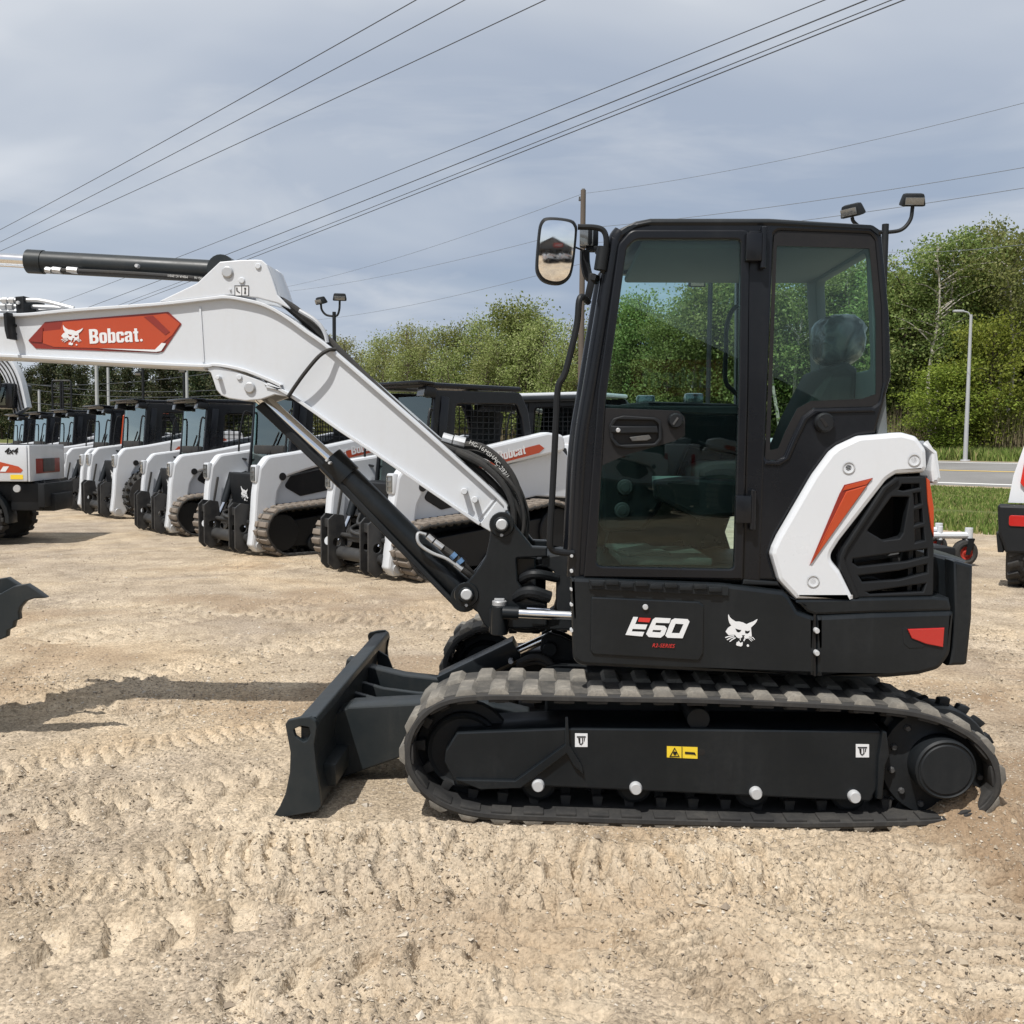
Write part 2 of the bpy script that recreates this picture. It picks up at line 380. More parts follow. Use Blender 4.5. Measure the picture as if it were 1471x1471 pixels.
for k in range(22):
    a = random.uniform(-.35, .35) + (pi / 2 if random.random() < .25 else 0); cx, cy = random.uniform(-6, 5), random.uniform(-2.2, 9); L = random.uniform(1.5, 5)
    STRIPS.append(((cx - L * cos(a), cy - L * sin(a)), (cx + L * cos(a), cy + L * sin(a)), random.uniform(.25, .42), random.uniform(.08, .17), random.choice([0, .3, .5]), random.uniform(.004, .010)))
ARCS = []
for (px, py, R, a0, a1, wd, pit, dep) in ((560, 1900, 2.1, .9, 2.2, .30, .085, .013), (900, 1640, 1.5, .9, 2.4, .32, .10, .014), (250, 1700, 1.9, .6, 1.9, .34, 0, .007), (1250, 1560, 1.2, 1.2, 2.9, .30, .09, .012), (300, 700, 6.5, -1.4, -.7, .4, .14, .010), (700, 760, 3.0, -2.4, -1.3, .36, 0, .006), (-300, 1300, 2.6, -.5, .6, .36, .12, .012), (820, 1560, .95, .3, 2.8, .28, 0, .006)):
    q = K(px, max(py, 700), 0) if py < 1500 else K(px, py, 0); ARCS.append((q.x, q.y, R, a0, a1, wd, pit, dep))
MND = K(1412, 1190, 0)
def hgt(x, y):
    h = terr(x, y)
    press = np.zeros_like(x)
    near = np.exp(-np.maximum(np.hypot(x, y + 3) - 5, 0) / 14)
    w = fbm(x, y, .5, 3); h = h + (.022 * w + .016 * fbm(x + 9, y, 1.7, 3)) * near
    rough = .35 + .9 * sst(-.12, .25, fbm(x + 40, y + 3, .9, 3))
    clod = np.abs(fbm(x, y + 77, 7.0, 4, .6)); h = h + near * rough * (.010 * (.42 - clod) + .008 * fbm(x + 5, y, 30, 4, .65))
    for (a, b, wd, pitch, chev, dep) in STRIPS:
        ax, ay = a; dx, dy = b[0] - ax, b[1] - ay; L = math.hypot(dx, dy); dx /= L; dy /= L
        m = np.where((np.abs((x - ax - dx * L / 2)) < L / 2 + .6) & (np.abs(y - ay - dy * L / 2) < L / 2 + .6))[0]
        if len(m) == 0: continue
        xs, ys = x[m] - ax, y[m] - ay; s = xs * dx + ys * dy; t = -xs * dy + ys * dx + .06 * vnoise(s * 1.3, s * 0 + dep * 900)
        e = 1 - sst(.8, 1.0, np.abs(t) / (wd / 2)); e = e * sst(-.15, .25, s) * (1 - sst(L - .25, L + .15, s)) * (.80 + .4 * np.clip(vnoise(s * 1.9 + 3, t * 3) + .5, 0, 1))
        bars = np.sin(2 * pi * (s + chev * np.abs(t) + .05 * vnoise(s * 9, t * 9)) / pitch); bars = np.clip(bars * 5.0 + .8, -1, 1)
        berm = np.exp(-((np.abs(t) - wd / 2 * 1.06) / .035) ** 2) * sst(0, .3, s) * (1 - sst(L - .3, L, s))
        flat_ = e * np.clip(dep / .014, 0, 1); h[m] = h[m] * 1.0 + 2.2 * dep * (e * (bars * .5 - .45) + .6 * berm * (.5 + vnoise(s * 6, t * 6)))
        press[m] = np.maximum(press[m], flat_ * np.clip(.5 + .5 * bars * (1 if dep > .02 else -1), 0, 1) * .75)
    for (cx, cy, R, a0, a1, wd, pitch, dep) in ARCS:
        r = np.hypot(x - cx, y - cy); m = np.where(np.abs(r - R) < wd)[0]
        if len(m) == 0: continue
        a = (np.arctan2(y[m] - cy, x[m] - cx) - a0) % (2 * pi); t = r[m] - R + .03 * vnoise(a * 5, a * 0 + R); L = a1 - a0
        e = (1 - sst(.8, 1.0, np.abs(t) / (wd / 2))) * sst(0, .08, a) * (1 - sst(L - .1, L, a)) * (.7 + .6 * np.clip(vnoise(a * 6, t * 4) + .5, 0, 1))
        bars = np.clip(4 * np.sin(2 * pi * (a * R + .03 * vnoise(a * 30, t * 9)) / pitch) + .6, -1, 1) if pitch else np.clip(3 * np.sin(2 * pi * t / .045), -1, 1)
        berm = np.exp(-((np.abs(t) - wd / 2 * 1.08) / .03) ** 2) * sst(0, .1, a) * (1 - sst(L - .1, L, a))
        h[m] += 2.1 * dep * (e * (bars * .5 - .4) + .8 * berm * (.5 + vnoise(a * 20, t * 6))); press[m] = np.maximum(press[m], e * .45)
    r2 = ((x - MND.x) / .20) ** 2 + ((y - MND.y - .09) / .22) ** 2; h = h + .135 * np.exp(-r2) * (1 + .8 * fbm(x, y, 9, 3)) 
    fp = sst(-.78, -.6, x) * (1 - sst(2.05, 2.2, x)) * sst(-1.06, -.98, y) * (1 - sst(1.0, 1.1, y)); fb = sst(-1.2, -1.05, x) * (1 - sst(-.55, -.4, x)) * sst(-1.06, -.98, y) * (1 - sst(1.0, 1.1, y)); h = np.where(np.hypot(x - MND.x, y - MND.y) > .38, h * (1 - .7 * np.maximum(fp, fb)) - .024 * np.maximum(fp, fb), h)
    hgt.press = press; return h
def axis(segs):
    out = []
    for a, b, st in segs: out += list(np.arange(a, b, st))
    return np.array(out + [segs[-1][1]])
gx = axis([(-600, -60, 30), (-60, -16, 2), (-16, -6, .14), (-6, -2.6, .04), (-2.6, 3.0, .0105), (3.0, 6, .04), (6, 16, .14), (16, 60, 2), (60, 600, 30)])
gy = axis([(-400, -60, 20), (-60, -8, 2), (-8, -3.0, .2), (-3.0, -1.0, .0095), (-1.0, 2, .022), (2, 8, .05), (8, 16, .14), (16, 60, 1.0), (60, 140, 4), (140, 900, 40)])
GX, GY = np.meshgrid(gx, gy); fx, fy = GX.ravel(), GY.ravel(); gz = hgt(fx, fy)
nx, ny = len(gx), len(gy); ii = (np.arange(ny - 1)[:, None] * nx + np.arange(nx - 1)).ravel()
ground = np_mesh('ground', np.c_[fx, fy, gz], np.c_[ii, ii + 1, ii + 1 + nx, ii + nx], YARD); kind(ground, 'structure')
at = ground.data.attributes.new('press', 'FLOAT', 'POINT'); at.data.foreach_set('value', hgt.press.astype(np.float32))
soil = .55 * sst(.12, .42, fbm(fx + 31, fy + 8, .8, 4)) 
for (px, py, r, a) in ((1450, 1110, .55, .95), (1420, 1235, .42, .7), (1460, 1300, .5, .5), (1440, 1010, .6, .6), (700, 1330, .45, .4), (850, 1290, .5, .4), (540, 870, 1.4, .35), (1440, 960, .8, .35)):
    q = K(px, py, 0); soil = np.maximum(soil, a * np.exp(-((fx - q.x) ** 2 + (fy - q.y) ** 2) / r ** 2) * (1 + 1.2 * fbm(fx, fy, 4, 3)))
soil = np.clip(soil + .9 * np.exp(-(((fx - MND.x) / .24) ** 2 + ((fy - MND.y - .08) / .28) ** 2)), 0, .9)
at = ground.data.attributes.new('soil', 'FLOAT', 'POINT'); at.data.foreach_set('value', soil.astype(np.float32))
def H1(x, y): return float(hgt(np.array([float(x)]), np.array([float(y)]))[0])
def sheet(name, s0, s1, u0, u1, ns, nu, off, mat, ragged=0, parent=None):
    ss, uu = np.linspace(s0, s1, ns), np.linspace(u0, u1, nu); S, UU = np.meshgrid(ss, uu); S, UU = S.ravel().copy(), UU.ravel()
    if ragged: e = S <= s0 + 1e-6; S[e] += ragged * fbm(UU[e], UU[e] * 0 + 3, .35, 4)
    x, y = SU(S, UU); z = terr(x, y) + off; ii = (np.arange(nu - 1)[:, None] * ns + np.arange(ns - 1)).ravel()
    o = np_mesh(name, np.c_[x, y, z], np.c_[ii, ii + 1, ii + 1 + ns, ii + ns][:, ::-1], mat, parent); return kind(o, 'structure')
sheet('grass_verge', -17.5, -1.7, -160, 160, 40, 700, .045, GRASS, 1.6)
sheet('grass_bank', 9.2, 110, -260, 200, 40, 200, .05, GRASS)
sheet('road_shoulder', -1.75, 9.25, -260, 200, 14, 120, .052, YARD)
road = sheet('road', -.95, 8.6, -260, 200, 12, 120, .058, ROADM)
sheet('edge_line', -.12, .12, -260, 200, 2, 120, .064, ROADW, 0, road); sheet('edge_line', 7.6, 7.82, -260, 200, 2, 120, .064, ROADW, 0, road); sheet('centre_line', 3.74, 3.96, -260, 200, 2, 120, .064, ROADY, 0, road)
# loose stones on the yard
def stones(n, gen, lo, hi):
    x, y = gen(n); z = hgt(x, y); r = lo * (hi / lo) ** (rng.random(n) ** 2.2)
    base = np.array([(1, 0, 0), (-1, 0, 0), (0, 1, 0), (0, -1, 0), (0, 0, 1), (0, 0, -1)], float); F = np.array([(0, 2, 4), (2, 1, 4), (1, 3, 4), (3, 0, 4), (2, 0, 5), (1, 2, 5), (3, 1, 5), (0, 3, 5)])
    v = base[None] * (.6 + .7 * rng.random((n, 6, 1))) + .25 * rng.normal(size=(n, 6, 3)); v[:, :, 2] *= .7; v *= r[:, None, None]
    v += np.stack([x, y, z + r * .15], 1)[:, None]; return v.reshape(-1, 3), (F[None] + 6 * np.arange(n)[:, None, None]).reshape(-1, 3)
def fan(d0, d1):
    def g(n):
        d = d0 * (d1 / d0) ** rng.random(n * 3); px = rng.uniform(-30, 1500, n * 3); x = (px - 785) / 1443 * d; y = d - 5.08
        m = (vnoise(x * 1.4, y * 1.4) + .5 * vnoise(x * 5, y * 5) + .3 * rng.normal(size=n * 3)) > -.02; idx = np.where(m)[0][:n]
        if len(idx) < n: idx = np.r_[idx, np.arange(n - len(idx))]
        return x[idx], y[idx]
    return g
v1, f1 = stones(60000, fan(2.5, 6.5), .002, .009); v2, f2 = stones(12000, fan(5.5, 15), .005, .014); v3, f3 = stones(260, fan(2.6, 7), .009, .022)
g = np_mesh('gravel', np.r_[v1, v2, v3], np.r_[f1, f2 + len(v1), f3 + len(v1) + len(v2)], STONE, smooth=False); kind(g, 'stuff'); g['label'] = 'loose pale gravel and pebbles over the sandy yard'
# grass blades and dry reeds
def blades(name, n, s0, s1, px0, px1, h0, h1, wd, mat, lab, lean=.35, off=0.0, d0=15, d1=70):
    d = rng.uniform(d0, d1, n * 6); px = rng.uniform(px0, px1, n * 6); x = (px - 785) / 1443 * d; y = d - 5.08; s = s_of(x, y) + 1.2 * vnoise(x, y)
    k = np.where((s > s0) & (s < s1))[0][:n]; x, y = x[k], y[k]; n = len(k); z = terr(x, y) + off; h = h0 + (h1 - h0) * rng.random(n) * (.6 + .8 * (vnoise(x * .5, y * .5) + .5)); a = rng.uniform(0, 2 * pi, n); w = wd * (.6 + .8 * rng.random(n))
    kk = np.exp(-((s_of(x, y) + 13.2) / .8) ** 2) < .5 if s0 < -10 else np.ones(n, bool); h = h * np.where(kk, 1, .25)
    l = lean * h * rng.normal(size=n); lx, ly = l * np.cos(a * 3), l * np.sin(a * 3); c, si = np.cos(a) * w, np.sin(a) * w
    V = np.stack([np.stack([x - c, y - si, z], 1), np.stack([x + c, y + si, z], 1), np.stack([x + c * .8 + lx * .4, y + si * .8 + ly * .4, z + h * .55], 1), np.stack([x - c * .8 + lx * .4, y - si * .8 + ly * .4, z + h * .55], 1), np.stack([x + lx, y + ly, z + h], 1)], 1)
    o = np_mesh(name, V.reshape(-1, 3), (np.array([(0, 1, 2), (0, 2, 3), (3, 2, 4)])[None] + 5 * np.arange(n)[:, None, None]).reshape(-1, 3), mat, smooth=False); kind(o, 'stuff'); o['label'] = lab; return o
blades('grass', 22000, -18.4, -2.0, 1290, 1500, .05, .16, .016, BLADES, 'mown green grass on the verge between yard and road', d1=40)
blades('grass', 9000, 9.3, 15, 1250, 1500, .15, .6, .03, BLADES, 'long rough grass on the bank across the road', d0=38)
blades('reeds', 3800, 13.5, 19.5, 1250, 1500, .7, 2.5, .014, REED, 'dry reeds and brush at the foot of the trees', .15, d0=40)
blades('reeds', 4000, 12.5, 17, 480, 860, .6, 2.0, .02, REED, 'dry scrub at the foot of the middle trees', .15, d0=45, d1=95)
# ---------------------------------------------------------------- sky and sun
SUNV = Vector((.30, .50, -1.0)).normalized(); EL = math.asin(-SUNV.z); AZ = atan2(-SUNV.x, -SUNV.y)
w = bpy.data.worlds.new('World'); scene.world = w; w.use_nodes = True; n = w.node_tree.nodes; l = w.node_tree.links
bg = n['Background']; sky = n.new('ShaderNodeTexSky'); sky.sky_type = 'NISHITA'; sky.sun_disc = False; sky.sun_elevation = EL; sky.sun_rotation = AZ % (2 * pi); sky.air_density = 1.0; sky.dust_density = 1.6; sky.ozone_density = 1.2
tc = n.new('ShaderNodeTexCoord'); sep = n.new('ShaderNodeSeparateXYZ'); l.new(tc.outputs['Generated'], sep.inputs[0])
def wm(op, a, b=0.0, clamp=False):
    m = n.new('ShaderNodeMath'); m.operation = op; m.use_clamp = clamp
    for sock, v in zip(m.inputs, (a, b)):
        if isinstance(v, bpy.types.NodeSocket): l.new(v, sock)
        else: sock.default_value = v
    return m.outputs[0]
zz = wm('ADD', wm('MAXIMUM', sep.outputs[2], 0.0), .16)
cmb = n.new('ShaderNodeCombineXYZ'); l.new(wm('DIVIDE', sep.outputs[0], zz), cmb.inputs[0]); l.new(wm('DIVIDE', sep.outputs[1], zz), cmb.inputs[1])
def wn(scale, det, rough, dist, off):
    mp = n.new('ShaderNodeMapping'); mp.inputs['Location'].default_value = off; mp.inputs['Rotation'].default_value = (0, 0, .5); mp.inputs['Scale'].default_value = (.8, 1.05, 1); l.new(cmb.outputs[0], mp.inputs[0])
    t = n.new('ShaderNodeTexNoise'); t.inputs['Scale'].default_value = scale; t.inputs['Detail'].default_value = det; t.inputs['Roughness'].default_value = rough; t.inputs['Distortion'].default_value = dist; l.new(mp.outputs[0], t.inputs['Vector']); return t.outputs['Fac']
def wr(f, *st):
    r = n.new('ShaderNodeValToRGB'); e = r.color_ramp.elements
    while len(e) < len(st): e.new(.5)
    for el, (p, c) in zip(e, st): el.position = p; el.color = (*c, 1)
    l.new(f, r.inputs[0]); return r.outputs[0]
def wmix(f, a, b):
    m = n.new('ShaderNodeMix'); m.data_type = 'RGBA'
    for s, v in ((m.inputs[0], f), (m.inputs[6], a), (m.inputs[7], b)):
        if isinstance(v, bpy.types.NodeSocket): l.new(v, s)
        else: s.default_value = v if isinstance(v, float) else (*v, 1)
    return m.outputs[2]
SKM = 1.0
cloud_tone = wr(wn(.50, 5, .50, .5, (3.1, .4, 0)), (.38, (.29, .36, .485)), (.49, (.50, .55, .63)), (.58, (.95, .96, .97)))
elev = wr(sep.outputs[2], (.0, (.53, .60, .69)), (.13, (.39, .46, .57)), (.24, (.49, .545, .63)), (.40, (.78, .80, .825)))
cl = wmix(.36, cloud_tone, elev)
sc10 = n.new('ShaderNodeVectorMath'); sc10.operation = 'SCALE'; l.new(cl, sc10.inputs[0]); sc10.inputs['Scale'].default_value = 10.7
cover = wr(wn(.8, 4, .5, .5, (1.7, 2.3, 0)), (.30, (.75, .75, .75)), (.55, (.97, .97, .97)))
wisp = wr(wn(1.7, 5, .55, .8, (0, 5, 0)), (.52, (0, 0, 0)), (.75, (.42, .42, .42)))
behind = wr(wm('ADD', wm('MULTIPLY', sep.outputs[1], .5), .5), (.30, (.45, .45, .45)), (.60, (1, 1, 1))); cover = wm('MULTIPLY', cover, behind)
c2 = wmix(cover, sky.outputs[0], sc10.outputs[0]); c3 = wmix(wisp, c2, (7.2, 7.5, 7.9))
l.new(c3, bg.inputs[0]); bg.inputs[1].default_value = .1
sd = bpy.data.lights.new('sun', 'SUN'); sun = bpy.data.objects.new('sun', sd); COL.objects.link(sun); sd.energy = 4.9; sd.angle = radians(.53); sd.color = (1, .968, .918)
sun.rotation_euler = SUNV.to_track_quat('-Z', 'Y').to_euler(); sun.location = (-10, -15, 30)
# ---------------------------------------------------------------- overhead lines and poles
def wire(p0, p1, r, sag, label, group='overhead lines across the sky'):
    p0, p1 = Vector(p0), Vector(p1); pts = []
    for k in range(13):
        t = k / 12; q = p0.lerp(p1, t); q.z -= sag * 4 * t * (1 - t); pts.append(q)
    m = M(); m.tube(pts, r, 6, 2); return tag(m.build('power_line', WIREP if 'faint' in label or 'passing' in label else WIRE), label, 'power line', group)
def ext(a, b, t): return (a[0] + (b[0] - a[0]) * t, a[1] + (b[1] - a[1]) * t)
for k, (a, b, zz_, lab) in enumerate((((590, 0), (0, 327), 9.6, 'topmost of three dark wires slanting across the upper left sky'), ((660, 0), (0, 345), 9.6, 'middle of three dark wires slanting across the upper left sky'), ((775, 0), (0, 358), 9.6, 'lowest of three dark wires slanting across the upper left sky'))):
    wire(K(*ext(a, b, -.5), zz_), K(*ext(a, b, 1.12), zz_), .0105, .12, lab)
for k, (a, b, r, lab) in enumerate((((1180, 0), (240, 372), .009, 'thin wire, highest of the four running from top right to the lift cylinder'), ((1240, 0), (300, 372), .0115, 'twisted wire, second of the four running down from the top right'), ((1276, 0), (330, 374), .009, 'wire, third of the four running down from the top right'), ((1294, 0), (343, 374), .011, 'thick wire, lowest of the four running down from the top right'))):
    wire(K(*ext(a, b, -.3), 8.6), K(*ext(a, b, 1.22), 8.6), r, .10, lab)
PT = D(838, 273, 48)
def pole(name, px, top, dist, r, mat, label, cat_, group=None):
    q = D(px, top, dist); z0 = float(terr(np.array([q.x]), np.array([q.y]))[0]) - .3; t = thing(name, label, cat_, (q.x, q.y, z0), 0, group)
    m = M(); m.cyl((0, 0, 0), (0, 0, q.z - z0), r * 1.25, r, 12); m.build('shaft', mat, t); return t, q.z - z0
t, h = pole('utility_pole', 838, 273, 48, .12, WOOD, 'tall brown wooden utility pole behind the wing mirror', 'utility pole')
m = M(); m.cyl((0, 0, h - .02), (0, 0, h + .06), .10, .07, 10); m.cyl((-.17, 0, h - .5), (-.17, 0, h - .3), .05, .035, 10); m.build('insulator', LSTEEL, t)
wire(D(838, 278, 48), D(1520, 135, 30), .008, .3, 'faint wire rising right from the top of the brown utility pole'); wire(D(838, 278, 48), D(380, 418, 95), .010, .5, 'faint wire dropping left from the top of the brown utility pole')
wire(D(838, 328, 48), D(1520, 232, 34), .011, .2, 'upper of two wires passing just above the cab roof'); wire(D(838, 350, 48), D(1520, 262, 33), .011, .2, 'lower of two wires passing just above the cab roof')
wire(D(838, 328, 48), D(400, 420, 95), .010, .4, 'upper faint wire between the mirror and the twin floodlight'); wire(D(838, 378, 48), D(420, 462, 95), .010, .5, 'lower faint wire above the middle treetops'); wire(D(1270, 362, 46), D(1560, 338, 38), .009, .2, 'faint wire crossing the right hand treetops')
for px, top, dist, lab in ((138, 505, 62, 'pale grey pole nearest the orange boom decal, before the pines'), (155, 528, 78, 'slender grey pole with small box, between two pale poles'), (268, 528, 66, 'pale grey pole behind the loader cabs under the boom'), (56, 560, 85, 'short pale pole at the left end of the pines')):
    pole('utility_pole', px, top, dist, .10, GREYPOLE, lab, 'utility pole', 'grey poles before the pines')
for a, b in (((20, 552), (330, 532)), ((20, 548), (320, 560)), ((20, 556), (320, 568)), ((30, 575), (330, 592))):
    wire(D(a[0], a[1], 82), D(b[0], b[1], 64), .02, .4, 'pale sagging wire in front of the dark pines under the boom', 'wires before the pines')
# highway lamp
q = D(1395, 452, 45); z0 = float(terr(np.array([q.x]), np.array([q.y]))[0]); lamp = thing('street_lamp', 'pale grey highway lamp standing across the road before the trees', 'street lamp', (q.x, q.y, z0))
m = M(); hh = q.z - z0; m.cyl((0, 0, -.1), (0, 0, hh), .10, .06, 14); m.cyl((0, 0, 0), (0, 0, .12), .22, .2, 14); m.build('shaft', GREYPOLE, lamp)
m = M(); m.tube([(0, 0, hh - .15), (-.12, 0, hh + .08), (-.36, 0, hh + .14)], .03, 8); m.build('arm', GREYPOLE, lamp)
m = M(); m.box((-.55, 0, hh + .15), (.45, .22, .10), .05); m.build('lamp_head', GREYPOLE, lamp)
# twin floodlights on posts
def flood(px, py, dist, heads, label, hs=.36, post=.05, arms=True):
    q = D(px, py, dist); t = thing('floodlight_pole', label, 'floodlight', (q.x, q.y, 0), 0, 'black yard floodlights'); h = q.z
    m = M(); m.cyl((0, 0, -.1), (0, 0, h), post, post, 12); m.build('post', CHARM, t)
    for (hx, hy, yaw) in heads:
        p = D(hx, hy, dist); ex, ez = p.x - q.x, p.z
        m = M(); m.tube([(0, 0, h - .12), (ex * .6, 0, h - .08), (ex * .93, 0, h + (ez - h) * .25), (ex, 0, ez)], .028 * hs / .36, 8); m.build('arm', CHARM, t)
        m = M(); R = Euler((radians(20), 0, radians(yaw))); m.box((ex, 0, ez + .1), (hs, hs * .5, hs * .5), .04, R, (.82, .55))
        hd = m.build('lamp_head', CHARM, t); m = M(); off = R.to_matrix() @ Vector((0, -hs * .25, -.01)); m.box((ex + off.x, off.y, ez + .1 + off.z), (hs * .74, .02, hs * .28), .006, R); m.build('lens', LENS, hd)
flood(1272, 322, 15, [(1311, 297, 0), (1224, 312, -55)], 'black twin floodlight post just behind the cab, largest of them')
flood(480, 448, 27, [(461, 437, -45), (488, 432, 10)], 'black twin floodlight standing beyond the white boom', .38)
flood(1021, 392, 22, [(1001, 412, 0)], 'black single floodlight post seen through the cab door glass', .38)
flood(205, 528, 40, [(199, 540, 0)], 'black lamp post behind the loaders, left of the two under the boom', .3); flood(264, 528, 38, [(262, 536, 0)], 'black lamp post behind the loaders, right of the two under the boom', .3)
# ================================================================ excavator
YT, YF, YS, YC, YB = -.98, -.925, -.95, -.92, -.15
EXL = Vector((.55, 0, 0))
EX = thing('excavator', 'large white and charcoal tracked excavator with cab, boom and dozer blade', 'excavator', EXL)
def B(m, name, mat, parent=None, ang=32, label=None): return m.build(name, mat, parent or EX, EXL, ang, label)
def pl(name, pts, Y, thick, mat, parent=None, bev=.005, r=0, holes=(), ang=32, label=None):
    m = M(); p = P2(pts, Y); p = rnd(p, r) if r else p
    m.plate(p, Y, Y + thick, [P2(h, Y) if not isinstance(h, tuple) else h[0] for h in holes], bev); return B(m, name, mat, parent, ang, label)
def bolt(px, py, Y, rpx, name, parent, mat=BOLT, dep=.03, hexa=False):
    q = U(px, py, Y); r = rpx * (Y - CAM.y) / FPX; m = M(); m.lathe([(0, dep), (r * .8, dep), (r, dep * .6), (r, 0), (r, -.02)], q, Vector((0, -1, 0)), 6 if hexa else 18); return B(m, name, mat, parent)
CATP = [[(280,180),(330,280),(400,350),(540,440),(660,440),(790,470),(920,535),(1000,495),(1150,440),(1300,350),(1270,440),(1200,530),(1070,650),(1085,800),(1100,960),(1010,950),(990,1010),(930,1040),(870,1030),(825,990),(860,930),(850,915),(745,915),(775,970),(730,1010),(640,1025),(570,990),(520,920),(490,900),(280,915),(180,795),(260,670),(380,580),(310,480),(275,350),(268,230)],
 [(515,680),(640,720),(740,735),(700,810),(640,830),(575,800)], [(860,750),(960,775),(1045,745),(1010,840),(950,875),(870,855)],
 [(165,990),(330,935),(490,915),(470,950),(330,970),(180,1020)], [(220,1075),(340,1005),(480,960),(500,985),(360,1030),(240,1095)], [(315,1140),(400,1060),(520,990),(540,1020),(430,1080),(330,1155)],
 [(1020,958),(1150,990),(1215,1070),(1190,1080),(1130,1010),(1020,980)], [(1010,985),(1090,1030),(1155,1100),(1135,1105),(1070,1050),(1000,1008)], [(985,1010),(1050,1075),(1105,1125),(1090,1140),(1030,1085),(975,1030)],
 [(680,1030),(715,1020),(705,1110),(680,1100)], [(845,1020),(885,1045),(830,1135),(805,1110)], [(550,1250),(575,1160),(610,1165),(645,1115),(680,1170),(715,1195),(785,1160),(775,1270),(720,1315),(570,1280)], circ(965, 1285, 42, 12)]
def emblem(m, f, y0, y1):     # f maps emblem units to (x, z)
    me = flat_mesh([[f(*p) for p in poly] for poly in CATP], abs(y1 - y0) / 2); return m.add(me, Matrix.Translation((0, (y0 + y1) / 2, 0)) @ ROTX)
def pxmap(ox, oy, s, Y):
    def f(x, y): q = U(ox + x / s, oy + y / s, Y); return (q.x, q.z)
    return f
LET = {'B': (.68, [[(0,0),(.42,0),(.57,.07),(.62,.2),(.62,.34),(.55,.48),(.5,.52),(.57,.6),(.6,.7),(.6,.84),(.54,.95),(.4,1),(0,1)], [(.22,.16),(.34,.16),(.4,.22),(.4,.36),(.34,.42),(.22,.42)], [(.22,.58),(.32,.58),(.38,.64),(.38,.78),(.32,.84),(.22,.84)]]),
 'o': (.58, [rnd(rect(0,0,.52,.74), .2), rnd(rect(.2,.14,.32,.6), .06)]),
 'b': (.58, [[(0,0),(.2,0),(.2,.04),(.28,0),(.42,0),(.52,.1),(.52,.64),(.42,.74),(.28,.74),(.2,.69),(.2,1),(0,1)], rnd(rect(.205,.14,.32,.6), .05)]),
 'c': (.57, [[(.52,.28),(.52,.1),(.42,0),(.1,0),(0,.1),(0,.64),(.1,.74),(.42,.74),(.52,.64),(.52,.47),(.32,.47),(.32,.57),(.26,.61),(.2,.57),(.2,.17),(.26,.13),(.32,.17),(.32,.28)]]),
 'a': (.58, [[(.32,0),(.52,0),(.52,.62),(.42,.74),(.1,.74),(0,.64),(0,.5),(.2,.5),(.2,.58),(.26,.62),(.32,.58),(.32,.47),(.1,.41),(0,.32),(0,.1),(.08,0),(.2,0),(.32,.06)], [(.2,.14),(.26,.12),(.315,.16),(.315,.36),(.2,.3)]]),
 't': (.4, [[(.1,.06),(.16,0),(.36,0),(.36,.14),(.29,.15),(.29,.58),(.36,.58),(.36,.72),(.29,.72),(.29,.92),(.1,.92),(.1,.72),(.02,.72),(.02,.58),(.1,.58)]])}
def word_mesh(half, word='Bobcat'):
    polys = []; x = 0
    for ch in word:
        adv, P = LET[ch]; polys += [[(a + x, b) for a, b in p] for p in P]; x += adv
    return flat_mesh(polys, half)
# ---- tracks
TP = [(573,1085),(580,1050),(597,1022),(632,999),(695,995),(800,997),(900,999),(1000,1000),(1148,1006),(1260,1012),(1330,1020),(1390,1042),(1430,1074),(1447,1112),(1444,1148),(1420,1176),(1366,1189),(1148,1193),(900,1187),(695,1180),(640,1170),(604,1148),(582,1118)]
TP = np.array(P2(TP, YT))
def resample(P, n):
    Q = np.r_[P, P[:1]]; d = np.r_[0, np.cumsum(np.hypot(*(np.diff(Q, axis=0).T)))]; s = np.linspace(0, d[-1], n, endpoint=False)
    return np.c_[np.interp(s, d, Q[:, 0]), np.interp(s, d, Q[:, 1])], d[-1]
def smooth_loop(P, it, lam=.5):
    for _ in range(it): P = P + lam * ((np.roll(P, 1, 0) + np.roll(P, -1, 0)) / 2 - P)
    return P
TPR, TL = resample(TP, 240); TPR = smooth_loop(TPR, 26); TPR, TL = resample(TPR, 240)
def loop_frame(P):
    T = np.roll(P, -1, 0) - np.roll(P, 1, 0); T /= np.linalg.norm(T, axis=1)[:, None]; N = np.c_[-T[:, 1], T[:, 0]]
    c = P.mean(0)
    if np.sum((P - c) * N) < 0: N = -N
    return T, N
